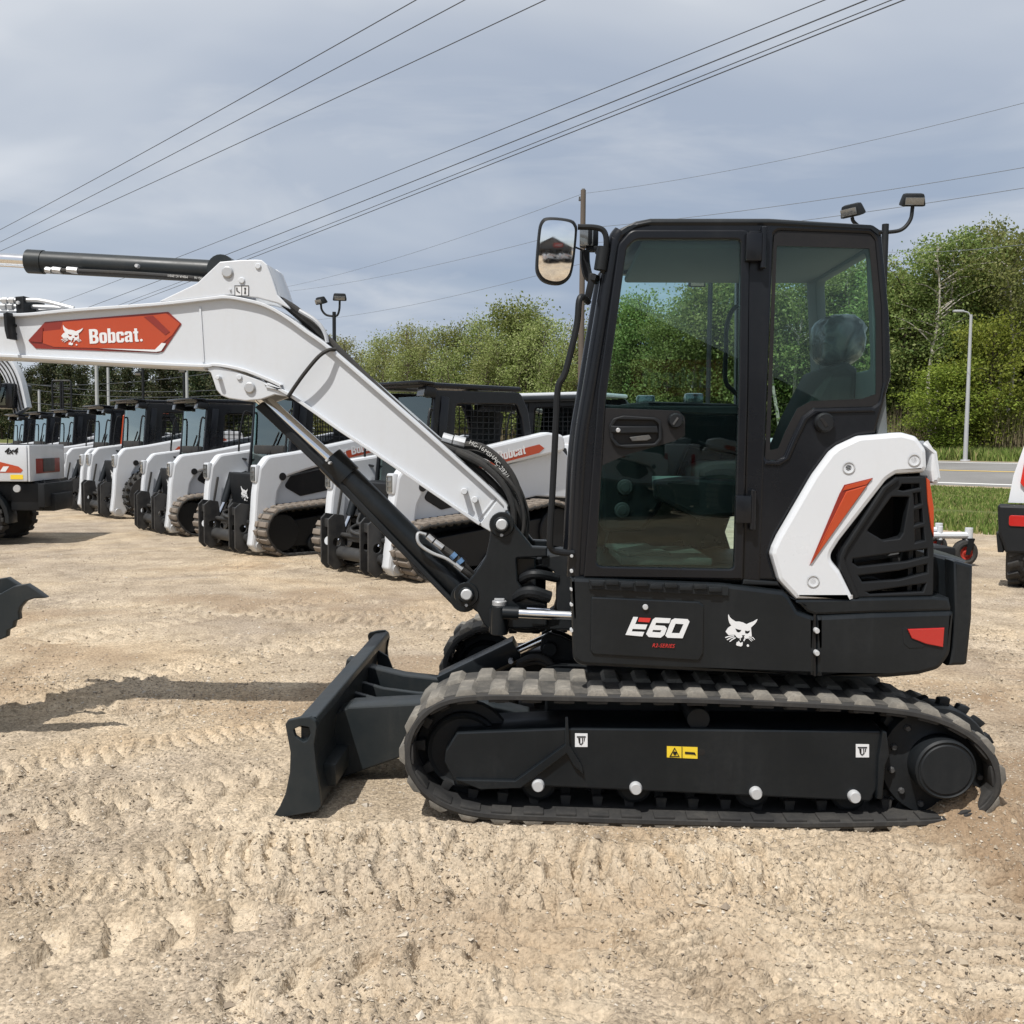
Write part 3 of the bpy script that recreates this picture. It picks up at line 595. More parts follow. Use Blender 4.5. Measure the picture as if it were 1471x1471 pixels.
def make_track(parent, P, L, y0, y1, pitch, lug_h, band_mat, lug_mat, Bf, thick=.034, chev=True, lug_len=(.095, .052)):
    n = len(P); T, N = loop_frame(P); wdt = y1 - y0
    prof = [(0, -.012), (.008, 0), (wdt - .008, 0), (wdt, -.012), (wdt, -thick + .006), (wdt - .02, -thick), (wdt * .62, -thick), (wdt * .38, -thick), (.02, -thick), (0, -thick + .006)]
    m = M(); m.loft([[(P[i % n][0] + N[i % n][0] * d, y0 + a, P[i % n][1] + N[i % n][1] * d) for a, d in prof] for i in range(n + 1)], True, False); bmesh.ops.remove_doubles(m.bm, verts=m.bm.verts[:], dist=1e-5)
    cum = np.arange(n) * L / n
    def at(s):
        k = int((s % L) / L * n) % n; k2 = (k + 1) % n; f = (s % L) / L * n - int((s % L) / L * n); p = P[k] * (1 - f) + P[k2] * f; return p, T[k], N[k]
    cnt = round(L / pitch); pit = L / cnt
    for i in range(cnt):                      # inner cleats that run on the wheels
        p, t, nn = at(i * pit); R = Matrix(((t[0], 0, nn[0], 0), (0, 1, 0, 0), (t[1], 0, nn[1], 0), (0, 0, 0, 1)))
        for yy in (.36, .64):
            c = p - nn * (thick + .018); m.box((c[0], y0 + wdt * yy, c[1]), (.05, .03, .05), .008, R, (.7, .7))
        c = p - nn * (thick + .002); m.box((c[0], y0 + wdt * .12, c[1]), (.085, wdt * .2, .012), .004, R); m.box((c[0], y0 + wdt * .88, c[1]), (.085, wdt * .2, .012), .004, R)
    track = Bf(m, 'track', band_mat, parent); m = M()
    for i in range(cnt):
        for side in (0, 1):
            p, t, nn = at((i + (.5 if side and chev else 0)) * pit); R = Matrix(((t[0], 0, nn[0], 0), (0, 1, 0, 0), (t[1], 0, nn[1], 0), (0, 0, 0, 1)))
            a0, a1 = (0.004, .47) if side == 0 else (.53, .996)
            c = p + nn * (lug_h / 2 - .004); wl = (a1 - a0) * wdt
            m.box((c[0], y0 + (a0 + a1) / 2 * wdt, c[1]), (lug_len[0], wl, lug_h + .008), .006, R, (lug_len[1] / lug_len[0], .93))
    Bf(m, 'tread', lug_mat, track); m = M()
    ow = [(.010, .0025), (wdt - .010, .0025), (wdt - .010, -.004), (.010, -.004)]; m.loft([[(P[i % n][0] + N[i % n][0] * d, y0 + a, P[i % n][1] + N[i % n][1] * d) for a, d in ow] for i in range(n + 1)], True, False)
    Bf(m, 'belt_face', SKIN, track); return track
tr0 = make_track(EX, TPR, TL, YT, YT + .40, .137, .019, RUBBER, TREAD, B)
tr1 = copy_tree(tr0, EX); tr1.location = (0, 1.56, 0)
# ---- track frame with rollers
def frame_side(side):
    f = 1 if side == 0 else -1; ox = 0 if side == 0 else 1.56
    m = M()
    main = rnd(P2([(812,1046),(1272,1050),(1276,1062),(1268,1120),(1250,1152),(776,1130),(700,1132),(655,1128),(638,1095),(640,1078),(656,1052)], YF), .012)
    m.plate(main, YF + ox, YF + .29 + ox, (), .008)
    q0, q1 = U(650, 1030, YF), U(1300, 1040, YF)
    if side == 0:
        tp = P2([(655,1120),(740,1122),(812,1070),(812,1030),(816,1030),(818,1070),(836,1100),(838,1112),(824,1100),(814,1082),(748,1132),(690,1134)], YF - .018); m.plate(tp, YF - .02, YF + .002, (), .003)
    fr = B(m, 'track_frame', CHAR)
    a = U(664, 1087, YF); m = M(); m.lathe([(0, .06), (.14, .06), (.155, .07), (.165, .06), (.165, .03), (.205, .025), (.205, -.025), (.165, -.03), (.165, -.06), (0, -.06)], Vector((a.x, YT + .2 + ox, a.z)), Vector((0, -1, 0)), 32); B(m, 'idler_wheel', CHARM)
    for px, py in ((773, 1127), (913, 1131), (1085, 1138), (1226, 1143)):
        q = U(px, py, YF); m = M(); z = q.z - .015
        m.lathe([(0, .09), (.06, .09), (.075, .08), (.075, .05), (.06, .045), (.06, -.045), (.075, -.05), (.075, -.12), (0, -.12)], Vector((q.x, YT + .2 + ox, z)), Vector((0, -1, 0)), 24); rl = B(m, 'roller', CHARM)
        if side == 0: bolt(px, py, YF, 9.2, 'bolt', rl, dep=.03)
    q = U(1001, 1029, YF + .08); m = M(); m.cyl((q.x, YF + .03 + ox, q.z), (q.x, YF + .3 + ox, q.z), .048, seg=24); B(m, 'carrier_roller', CHARM)
    c = U(1352, 1100, YT + .05); cy_ = YT + .05 + ox; m = M(); ax = Vector((0, -1, 0))
    m.lathe([(0, -.2), (.235, -.2), (.235, -.07), (.228, -.055), (.145, -.05), (.126, -.04), (.124, .05), (.116, .058), (.112, .052), (0, .052)], Vector((c.x, cy_, c.z)), ax, 40)
    for k in range(18):
        a_ = 2 * pi * k / 18; m.box((c.x + .243 * cos(a_), cy_ + .12, c.z + .243 * sin(a_)), (.05, .05, .045), .008, Matrix.Rotation(-a_, 4, 'Y'), (.6, 1))
    sp = B(m, 'sprocket', CHARM)
    if side == 0:
        m = M(); m.lathe([(0, .004), (.100, .004), (.105, 0), (.105, -.01)], Vector((c.x, cy_ - .054, c.z)), ax, 36); B(m, 'hub_cap', CHARM, sp)
        for k in range(12):
            a_ = 2 * pi * k / 12 + .2; m = M(); m.lathe([(0, .014), (.010, .014), (.014, .008), (.014, 0)], Vector((c.x + .19 * cos(a_), cy_ + .052, c.z + .19 * sin(a_))), ax, 8); B(m, 'bolt', LSTEEL, sp)
        pl('guard_plate', [(1268,1050),(1274,1052),(1278,1085),(1272,1100),(1268,1148),(1260,1148),(1262,1090)], YF - .02, .05, CHAR, fr)
    return fr
fr0 = frame_side(0); frame_side(1)
st = pl('warning_sticker', [(958,1072),(1002,1073.5),(1002,1090),(958,1088)], YF - .002, .002, YELLOW, fr0, 0)
m = M(); Y = YF - .004
m.plate(P2([(969.2,1073.8),(976.4,1087.2),(961.6,1087.2)], Y), Y, Y + .002, [P2([(969.2,1076),(974.6,1086.2),(963.6,1086.2)], Y)], 0); m.plate(P2(circ(969.5, 1082.2, 2.6, 12), Y), Y, Y + .002, (), 0)
m.plate(P2([(979.2,1072.9),(980.2,1072.9),(980.2,1088.8),(979.2,1088.8)], Y), Y, Y + .002, (), 0); m.plate(P2([(984,1080),(998,1081),(1000,1085),(997,1084),(984,1083)], Y), Y, Y + .002, (), 0); B(m, 'pictogram', BLACKF, st)
bolt(1008, 1080.5, YF, 5, 'hole_plug', fr0, BLACKF, .001)
def tie_sticker(x0, y0, x1, y1):
    s = pl('tie_down_sticker', [(x0,y0),(x1,y0+.3),(x1,y1),(x0,y1)], YF - .002, .002, DECALW, fr0, 0); m = M(); Y = YF - .004; w_, h_ = x1 - x0, y1 - y0
    for a in ([(.15,.22),(.85,.22),(.85,.3),(.15,.3)], [(.25,.35),(.42,.35),(.42,.75),(.3,.7)], [(.55,.35),(.62,.35),(.66,.7),(.5,.86),(.36,.8),(.36,.74),(.5,.78),(.58,.68)], [(.7,.35),(.78,.35),(.74,.6),(.7,.6)]): m.plate(P2([(x0 + a_ * w_, y0 + b_ * h_) for a_, b_ in a], Y), Y, Y + .002, (), 0)
    B(m, 'pictogram', BLACKF, s)
tie_sticker(826, 1053.5, 844, 1073); tie_sticker(1229.5, 1069, 1248.5, 1088)
# ---- undercarriage centre, slew ring
m = M(); xa, xb, xm = U(720, 0, 0).x, U(1320, 0, 0).x, .95
m.bx(.0, 1.6, -.62, .62, .26, .46, .05); m.cyl((xm, 0, .5), (xm, 0, .66), .46, seg=40); m.cyl((xm, 0, .62), (xm, 0, .70), .60, seg=40, bev=.01); B(m, 'carrier', CHARM)
# ---- dozer blade
blade = M(); YBn, YBf = YT, .98
ends = [(409.6,1041),(413,1035),(430,1031),(445,1030),(453,1036),(455,1045),(451,1069),(454,1100),(459,1136),(461.5,1158),(455,1166),(420,1172),(390,1177),(402,1158),(410,1140),(416,1110),(417,1081)]
hole = rnd(P2([(421,1048),(432,1043),(444,1045),(446,1054),(441,1064),(436,1066),(424,1058)], YT), .01)
e2 = rnd(P2(ends, YT), .01)
blade.plate(e2, YT, YT + .03, [hole], .004); blade.plate(e2, .95, .98, [hole], .004)
mb = P2([(430,1038),(447,1035),(452,1042),(449,1062),(446,1100),(451,1136),(459,1162),(440,1168),(396,1177),(404,1162),(420,1140),(432,1100),(430,1062)], YT)
blade.plate(rnd(mb, .006), YT + .03, .95, (), 0); B(blade, 'blade', SLATE)
m = M(); tb = P2([(424,1036),(452,1032),(456,1044),(446,1050),(424,1046)], YT); m.plate(rnd(tb, .012), YT + .03, .95, (), 0)
for y in (.62,):
    rb = P2([(447,1046),(470,1060),(486,1100),(470,1150),(456,1160)], YT); m.plate(rb, y, y + .02, (), .003)
xb0 = U(448, 1100, YT).x; z0, z1 = U(0, 1150, YT).z, U(0, 1052, YT).z
m.bx(xb0 - .02, xb0 + .06, YT + .2, .8, z0 + .02, z0 + .12, .01); B(m, 'blade_stiffener', SLATE)
for y0, nm in ((-.50, 0), (.34, 1)):
    m = M(); arm = P2([(464,1034),(500,1016),(600,1011),(700,1015),(760,1030),(760,1096),(600,1080),(571,1090),(481,1121),(462,1126)] if nm == 0 else [(498,946),(530,958),(580,970),(660,979),(740,984),(740,1012),(600,1010),(490,1040),(480,1030)], -.50 if nm == 0 else .34)
    m.plate(rnd(arm, .012), y0, y0 + (.18 if nm == 0 else .10), (), .008); B(m, 'push_arm', SLATE)
m = M(); gs = P2([(482,982),(500,992),(540,1004),(593,1011),(640,1012),(640,1040),(470,1050),(466,1020)], -.04); m.plate(rnd(gs, .01), -.04, .0, (), .006); m.plate(rnd(gs, .01), .18, .22, (), .006); B(m, 'lift_bracket', SLATE)
c0, c1, c2 = U(640, 985, .10), U(738, 938, .10), U(795, 912, .10)
m = M(); m.tube([c0, c1], .058, 18, 1); ax = (c1 - c0).normalized(); m.box((c0 + c1) / 2 + Vector((0, 0, .025)), ((c1 - c0).length + .04, .15, .10), .006, Matrix.Rotation(-atan2(ax.z, ax.x), 4, 'Y')); lc = B(m, 'blade_cylinder', CHAR)
m = M(); m.tube([c1, c2], .024, 14, 1); B(m, 'rod', CHROME, lc); bolt(734, 949, .015, 4, 'bolt', lc)
m = M(); br = rnd(P2([(778,915),(788,908),(806,913),(830,925),(880,930),(880,1000),(842,972),(806,950),(784,945),(776,932)], .04), .01); m.plate(br, .02, .06, (), .006); m.plate(br, .15, .19, (), .006); q = U(790, 931, .02); m.cyl((q.x, -.02, q.z), (q.x, .22, q.z), .036, seg=20); B(m, 'cylinder_mount', CHARM)
m = M(); m.tube([U(745,952,.0), U(765,944,-.03), U(785,948,-.05), U(800,965,-.05), U(812,990,0)], .018, 8); m.tube([U(742,956,.0), U(770,950,-.0), U(790,958,-.02), U(803,985,-.02)], .016, 8); B(m, 'hose', RUBBER)
# ---- house: lower skirts
front = [(819,829),(1036,838),(1126,849),(1134,856),(1147,878),(1171,886),(1171,971),(980,964),(838,957),(828,953),(823,946)]
m = M(); m.plate(rnd(P2(front, YS), [.006,.003,.02,.01,.015,.003,.003,.003,.06,.04,.04]), YS, YS + .06, (), .018); fs = B(m, 'front_skirt', CHAR)
rear = [(1173,884),(1256,880),(1366,877),(1371,880),(1366,940),(1350,962),(1320,970),(1275,974),(1173,972)]
m = M(); pts = rnd(P2(rear, YS), [.003,.003,.003,.01,.08,.06,.03,.02,.003])
m.plate(pts, YS - .004, YS + .12, (), .02); rs = B(m, 'rear_skirt', CHAR)
m = M(); hp = P2([(824,832),(1130,850),(1160,880),(1340,880),(1340,955),(1270,968),(1160,965),(845,950),(830,940)], YS); m.plate(hp, YS + .05, .94, (), .02); B(m, 'house_frame', CHARM)
pl('shelf', [(1130,856),(1144,861),(1340,857),(1364,859),(1367,873),(1366,878),(1256,881),(1172,884),(1160,880),(1148,868)], YS + .004, .2, CHAR, None, .012)
panel = rnd(P2([(849,857),(1004,864),(1011,870),(1010,938),(1004,949),(852,940),(848,934)], YS), .012)
m = M(); m.plate(panel, YS - .008, YS + .01, (), .006); sp = B(m, 'service_panel', CHAR, fs); bolt(927, 872, YS - .008, 4.2, 'latch', sp, dep=.010)
m = M(); tz = [U(838 + i * 23, 834 + i * .75, YS) for i in range(10)]
a, b = U(846, 836, YS), U(1046, 842, YS); m.plate(P2([(846,832),(1046,842),(1046,856),(846,846)], YS), YS - .012, YS + .05, (), .004)
for i in range(9):
    q = U(858 + i * 21, 833.5 + i * 1.0, YS); m.box((q.x, YS + .0, q.z - (.004 if i % 2 else .012)), (.052, .05, .02), .004)
B(m, 'step_tread', CHARM, fs)
# front panel writing
Y = YS - .012
def px(*p): return P2(cr(890, 875, 13.37, *p), Y)
m = M(); m.plate(px((265,150),(355,155),(300,290),(535,300),(500,390),(250,380),(235,430),(475,440),(440,525),(115,495)), Y, Y + .003, (), 0)
m.plate(px((690,165),(985,180),(955,270),(700,262),(685,310),(870,325),(910,370),(865,490),(790,550),(560,535),(510,480),(640,200)), Y, Y + .003, [px((640,400),(805,405),(785,450),(630,440))], 0)
m.plate(px((1060,180),(1310,195),(1345,240),(1210,560),(920,550),(880,510),(995,215)), Y, Y + .003, [px((1075,280),(1230,290),(1150,465),(1000,460))], 0); B(m, 'lettering', DECALW, sp)
m = M(); m.plate(px((380,165),(600,175),(570,255),(355,240)), Y, Y + .003, (), 0)
q = U(936.5, 929.5, Y); m.text('R2-SERIES', .0225, Matrix.Translation((q.x, Y, q.z)) @ Matrix.Rotation(radians(1.2), 4, 'Y') @ ROTX, shear=.3, space=1.08, squeeze=.9, off=0); B(m, 'lettering', paint('red_film', (.55, .035, .03), .4, 0), sp)
m = M(); emblem(m, pxmap(1035, 875, 24.5, YS - .002), YS - .003, YS + .001); B(m, 'emblem', DECALW, fs)
for py in (906, 938): bolt(1173, py, YS - .006, 4, 'bolt', rs, dep=.012)
m = M(); qz = P2([(1169.8,880),(1173,880),(1173,972),(1169.8,972)], YS - .001); m.plate(qz, YS + .01, YS + .05, (), 0); B(m, 'skirt_joint', BLACKF, rs)
pl('reflector', [(1304,904),(1357,902),(1355,930),(1330,925),(1310,917)], YS - .012, .02, REDLENS, rs, .003)
pl('lamp_recess', [(1296,902),(1302,901),(1309,918),(1330,926),(1326,931),(1306,932),(1298,925)], YS - .006, .02, CHAR, rs, .003)
# counterweight wraps round the back
secs = []
cwp = [(1338,795),(1371,806),(1398,813),(1397,888),(1390,955),(1362,958),(1345,958)]
xr = U(1398, 0, -.55).x; base = P2(cwp, YS + .03)
x0c = base[0][0]
def cwsec(k):           # plan curve of the tail
    a = pi * k / 16 - pi / 2; y = .93 * math.copysign(abs(sin(a)) ** .75, sin(a)); return y, max(cos(a), 0) ** .55
for k in range(17):
    y, e = cwsec(k); y *= .86; secs.append([(x0c - .35 + (x - x0c + .35) * (1 - .06 + .06 * e) + .09 * e * (1 if x > x0c + .03 else 0), y, z) for x, z in base])
m = M(); m.loft(secs); B(m, 'counterweight', CHAR, None, 40)
pl('counterweight_wing', [(1369,806),(1374,805),(1398.5,812),(1397,888),(1390,954),(1386,956),(1362,957),(1368,930),(1371,880)], YS + .02, .10, CHAR, None, .014)
# ---- engine cover
wp = [(1107.6,796),(1110,786),(1118.5,768.6),(1169,681.6),(1193,649),(1204,640),(1234,626),(1296.5,621),(1318,627),(1332,646),(1333,672),(1328,679),(1288,681.6),(1275,690),(1207,777),(1192,801),(1208,820),(1228.6,861.5),(1144,861.5),(1118.5,834)]
stripe = [(1255.8,685),(1212,695),(1204,709),(1160.6,813),(1162,817.5),(1166,812)]
W0 = rnd(P2(wp, YS), [.03,.02,.03,.08,.06,.06,.06,.06,.04,.04,.02,.01,.02,.06,.04,.05,.03,.006,.004,.05], 8); rec = rnd(P2([(1257.5,683.5),(1211,693.5),(1202.5,709),(1158.5,814),(1161,820),(1168,813)], YS), .005)
m = M(); m.plate(W0, YS, YS + .16, (), .02); ec = B(m, 'engine_cover', WHITE2, None, 40)
inn = P2([(1128,792),(1180,690),(1206,652),(1238,640),(1300,634),(1316,642),(1320,664),(1284,670),(1264,680),(1196,770),(1180,798),(1198,826),(1210,850),(1150,850),(1130,826)], YS)
pl('cover_inset', [(1254,686.5),(1213,696.5),(1206,709.5),(1163,812),(1166,808)], YS - .003, .006, ORANGED, ec, .001)
pl('accent_stripe', [(1246,697),(1216,706),(1208,722),(1164.5,810),(1167,808)], YS - .008, .008, ORANGE, ec, .003); pl('accent_stripe', [(1253,688),(1214.5,698),(1211,705),(1245,696)], YS - .006, .006, ORANGE, ec, .001)
for a, b in ((1219, 672), (1313, 661), (1168, 835)):
    q = U(a, b, YS); m = M(); m.lathe([(.026, .003), (.022, .004), (.016, -.008), (.012, -.008), (.012, .0), (0, .0)], q, Vector((0, -1, 0)), 20); B(m, 'cover_bolt', paint('soft_grey_plastic', (.42, .43, .44), .5, 0), ec)
m = M(); wrap = [(1321,629),(1345,649),(1350.5,687),(1345,695),(1336,694),(1334,676),(1335,650)]
wb = P2(wrap, YS + .05); m.plate(rnd(wb, .012), YS + .03, -.30, (), .015); B(m, 'tail_cover', WHITE2)
m = M(); bay = P2([(1200,700),(1345,680),(1358,858),(1225,858),(1195,800)], YS + .05); m.plate(bay, -.70, -.20, (), .01); B(m, 'bay_shade_backing', BLACKF); m = M(); m.plate(P2([(1190,652),(1234,629),(1297,624),(1320,632),(1340,653),(1346,692),(1336,692),(1325,668),(1290,654),(1240,658),(1200,682)], YS + .05), -.80, -.57, (), .004); xg = U(1341, 0, YS).x; m.xplate([(-.90, U(1340, 690, YS).z), (-.3, U(1340, 690, YS).z), (-.3, U(1340, 858, YS).z), (-.90, U(1340, 858, YS).z)], xg, xg + .02, (), .002); B(m, 'bay_sun_cover', BLACKP); m = M(); hd = P2([(1210,640),(1236,628),(1297,623),(1320,631),(1340,652),(1345,690),(1345,790),(1200,860)], YS + .05); m.plate(rnd(hd, .03), -.58, .92, (), .03); B(m, 'engine_hood', WHITE2)  # dark block paints the bay's shade; cover plates added to keep sun out
# grille with slats
go = rnd(P2([(1288,685),(1331,683.5),(1336,690),(1340,720),(1344,790),(1343,857),(1228,860),(1207,815),(1206,800),(1211,788),(1268,700)], YS), .015)
h1 = P2(cr(1060,600,3.678,(858,382),(875,352),(965,350),(968,370),(882,388)), YS); h2 = rnd(P2(cr(1060,600,3.678,(820,420),(912,420),(905,470),(880,610),(860,640),(775,650),(690,600)), YS), .006)
hs = [h1, h2] + [P2(cr(1060,600,3.678, *q), YS) for q in (((935,400),(970,396),(978,455),(942,468)), ((942,490),(980,482),(986,555),(942,568)), ((944,590),(988,582),(994,650),(945,662)),
      ((615,748),(800,724),(1008,696),(1010,735),(900,762),(645,790),(612,770)), ((645,838),(860,812),(1008,778),(1008,822),(860,858),(665,872)), ((705,935),(985,922),(1000,880),(860,900),(690,925)))]
m = M(); m.plate(go, YS + .015, YS + .06, hs, .006); gr = B(m, 'side_grille', BLACKP)
pl('grille_rim', [(1288,685),(1292,690),(1275,703),(1218,790),(1213,802),(1235,858),(1228,861),(1207,815),(1206,800),(1211,788),(1268,700)], YS + .002, .05, BLACKP, gr, .006)
pl('scoop', cr(1060,600,3.678,(645,665),(690,612),(770,655),(870,625),(925,665),(925,680),(660,695)), YS + .03, .05, BLACKP, gr, .006)
pl('data_plate', cr(1060,600,3.678,(808,660),(872,657),(888,675),(815,682)), YS + .02, .006, DECALW, gr, .001)
m = M(); q = U(1262, 775, -.8); m.tube([U(1225, 805, -.84), U(1262, 800, -.82), U(1290, 795, -.82)], .012, 8); m.tube([U(1236, 830, -.83), U(1256, 830, -.83), U(1266, 838, -.83)], .006, 8); m.box(U(1290, 800, -.78), (.06, .04, .08), .01); B(m, 'engine_pipe', LSTEEL, gr)
pl('tail_stripe', [(1331,686),(1336,690),(1342,730),(1342,772),(1338,760),(1333,720)], YS + .008, .03, ORANGE, gr, .004)
# ---- cab
C0 = [(819,829),(822,760),(829,640),(845,545),(879,340),(888,329),(914,317),(935,314),(1105,314),(1253,323),(1267,334),(1278,449),(1281,540),(1270,580),(1258,622),(1230,626),(1200,640),(1190,648),(1165,682),(1114,768),(1104,796),(1116,834),(1060,836)]
door_o = [(838,829),(859,560),(888,352),(906,331),(1076,331),(1073,560),(1066,832)]
door_cut = [(845,825),(866,560),(894,356),(910,338),(1070,338),(1067,560),(1061,828)]
rw = [(1112,331),(1250,336),(1257,345),(1266,440),(1268,550),(1263,577),(1254,584),(1168,586),(1152,598),(1136,630),(1126,654),(1116,661),(1099,661)]
m = M(); m.plate(P2(C0, YC), YC, YC + .06, [rnd(P2(door_cut, YC), [.01,.0,.03,.05,.02,0,.01]), rnd(P2(rw, YC), .03)], .012); cab = B(m, 'cab', CABM)
m = M(); tube_pts = [U(a, b, YC + .03) for a, b in ((826,828),(829,760),(836,640),(851,545),(880,370),(886,345),(893,335))]
m.tube(tube_pts, .036, 14, 5); B(m, 'front_pillar', CABM, cab)
m = M(); fp = [v + Vector((0, .99, 0)) for v in tube_pts]; m.tube(fp, .036, 14, 5); B(m, 'front_pillar', CABM, cab)
m = M(); m.plate(rnd(P2([(886,334),(914,317),(935,313),(1105,313),(1253,322),(1268,334),(1266,342),(1250,331),(1105,326),(935,326),(905,332),(890,342)], YC), .01), YC - .006, .14, (), .02); B(m, 'roof', CHAR, cab, 45)
# head lining under the roof, floor, far side, rear wall
zr = U(1000, 333, YC).z; x_f, x_b = U(905, 340, YC).x, U(1262, 340, YC).x
m = M(); m.bx(x_f + .05, x_b - .02, YC + .07, .05, zr - .055, zr - .02, .02); B(m, 'head_lining', LINER, cab)
m = M(); zf = U(900, 822, YC).z; m.bx(U(842,0,YC).x, x_b - .05, YC + .05, .08, zf - .05, zf, .01); B(m, 'cab_floor', CHARM, cab)
YR = .09
f1 = rnd(P2([(868,394),(1058,394),(1056,592),(846,596)], YR), .03); f2 = rnd(P2([(1100,395),(1158,396),(1170,412),(1178,520),(1178,600),(1100,640)], YR), .03)
m = M(); Cn = [p for p in P2(C0, YC)]; m.plate(Cn, YR, YR + .06, [f1, f2], .012); B(m, 'right_side_frame', CABM, cab)
rz0, rz1 = U(1200, 548, .0).z, zr - .07; xr_ = U(1279, 440, YC).x
m = M(); m.xplate(rnd([(YC + .02, U(0, 660, YC).z), (YR, U(0, 660, YC).z), (YR, zr - .0), (YC + .02, zr - .0)], .02), xr_ - .06, xr_ - .015, [rnd([(YC + .07, rz0), (YR - .17, rz0), (YR - .17, rz1), (YC + .07, rz1)], .04)], .008); bmesh.ops.transform(m.bm, verts=m.bm.verts[:], matrix=Matrix.Shear('YZ', 4, (0, 0)) if 0 else Matrix(((1, 0, -.075, .075 * 2.02), (0, 1, 0, 0), (0, 0, 1, 0), (0, 0, 0, 1)))); B(m, 'rear_wall', LINER, cab)
# glazing
m = M(); m.plate(P2([(p[0], p[1]) for p in rw], YC + .012), YC + .012, YC + .017, (), 0); B(m, 'side_window', GLASS, cab)
pl('window_border', rw, YC + .008, .003, BLACKF, cab, 0, 0, [[(1116,353),(1249,357),(1258,460),(1258,566),(1238,573),(1165,576),(1145,587),(1128,620),(1118,644),(1106,647)]])
m = M(); P0_ = [U(829, 640, YC + .06), U(886, 345, YC + .06)]; e0, e1 = [U(a, b, YC + .03) for a, b in ((835,640),(888,345))]
m.loft([[(e0.x, YC + .06, e0.z), (e0.x + .005, YC + .06, e0.z), (e0.x + .005, .06, e0.z), (e0.x, .06, e0.z)], [(e1.x, YC + .06, e1.z), (e1.x + .005, YC + .06, e1.z), (e1.x + .005, .06, e1.z), (e1.x, .06, e1.z)]]); B(m, 'windscreen', GLASS, cab)
e2 = U(826, 820, YC + .03); m = M(); m.loft([[(e2.x, YC + .06, e2.z), (e2.x + .005, YC + .06, e2.z), (e2.x + .005, .06, e2.z), (e2.x, .06, e2.z)], [(e0.x, YC + .06, e0.z - .05), (e0.x + .005, YC + .06, e0.z - .05), (e0.x + .005, .06, e0.z - .05), (e0.x, .06, e0.z - .05)]]); B(m, 'lower_windscreen', GLASS, cab)
m = M(); m.bx(e0.x - .01, e0.x + .03, YC + .03, .08, e0.z - .06, e0.z + .0, .01); B(m, 'cross_bar', CABM, cab)
# door
gl_o = [(856,813),(870,575),(900,357),(913,345),(1063,345),(1060,560),(1053,817)]
m = M(); m.plate(rnd(P2(door_o, YC), [.004,0,.04,.05,.03,0,.004]), YC - .018, YC + .012, [rnd(P2(gl_o, YC), [.03,0,.04,.05,.02,0,.02])], .007); door = B(m, 'door', CABM)
m = M(); m.plate(rnd(P2(gl_o, YC), .02), YC - .004, YC + .001, (), 0, .008); B(m, 'pane', GLASS, door)
pl('door_trim', [(859,590),(868,586),(975,590),(984,600),(984,626),(968,634),(940,642),(905,652),(875,664),(858,672)], YC - .010, .006, BLACKF, door, .001, .01)
pl('door_bar', [(868,583),(1062,583),(1060,596),(980,594),(866,592)], YC + .004, .03, BLACKP, door, .006)
bez = rnd(P2([(874,612),(880,601),(895,597),(940,600),(949,605),(950,632),(942,641),(900,644),(884,641),(876,630)], YC), .02); inr = rnd(P2([(879,613),(886,603),(938,604),(945,609),(945,630),(939,637),(890,639),(881,630)], YC), .015)
m = M(); m.plate(bez, YC - .030, YC - .008, [inr], .004); hd = B(m, 'door_handle', BLACKP, door)
pl('grip', [(877,611),(893,612),(944,612),(946,622),(893,623),(877,621)], YC - .034, .02, BLACKP, hd, .005); pl('release_lever', [(904,628),(932,624),(936,630),(930,633),(908,634)], YC - .028, .01, LSTEEL, hd, .003)
bolt(888, 618, YC - .034, 3.2, 'lock', hd, GALV, .004); bolt(970, 604.5, YC - .012, 11, 'door_knob', door, BLACKP, .025); pl('knob_bar', [(966,609),(973,599),(975,601),(968,611)], YC - .04, .006, LSTEEL, door, .001)
for x, y in ((1081, 355), (1066, 729)):
    m = M(); q = U(x, y, YC); m.bx(q.x - .034, q.x + .030, YC - .045, YC - .008, q.z - .062, q.z + .050, .006); m.cyl((q.x + .038, YC - .03, q.z - .09), (q.x + .038, YC - .03, q.z + .075), .013, seg=12); B(m, 'hinge', CABM, door)
m = M(); a, b = U(1060, 441, -.3), U(1044, 470, -.3); m.tube([U(1064,438,-.25), U(1052,446,-.25), U(1044,470,-.25), U(1043,500,-.25), U(1042,545,-.25), U(1052,560,-.25), U(1064,570,-.25)], .011, 8); B(m, 'grab_rail', BLACKP, cab)
# side window latch, black lower quarter and cap
bolt(1183, 607, YC - .004, 14, 'tank_cap', cab, BLACKP, .03); pl('cap_slot', [(1178,602),(1182,600),(1190,611),(1186,614)], YC - .036, .006, BLACKF, cab, .001)
pl('quarter_trim', [(1099,662),(1116,662),(1128,657),(1139,631),(1154,600),(1170,588),(1256,586),(1258,592),(1175,594),(1160,604),(1146,632),(1134,660),(1120,669),(1098,668)], YC - .008, .02, CABM, cab, .006)
pl('pillar_strip', [(1076,331),(1110,331),(1097,665),(1092,834),(1068,833),(1074,560)], YC - .004, .02, CABM, cab, .006)
pl('cab_seal', [(1068,832),(1118,836),(1120,842),(1066,840)], YC - .008, .04, CHARM, cab, .006)
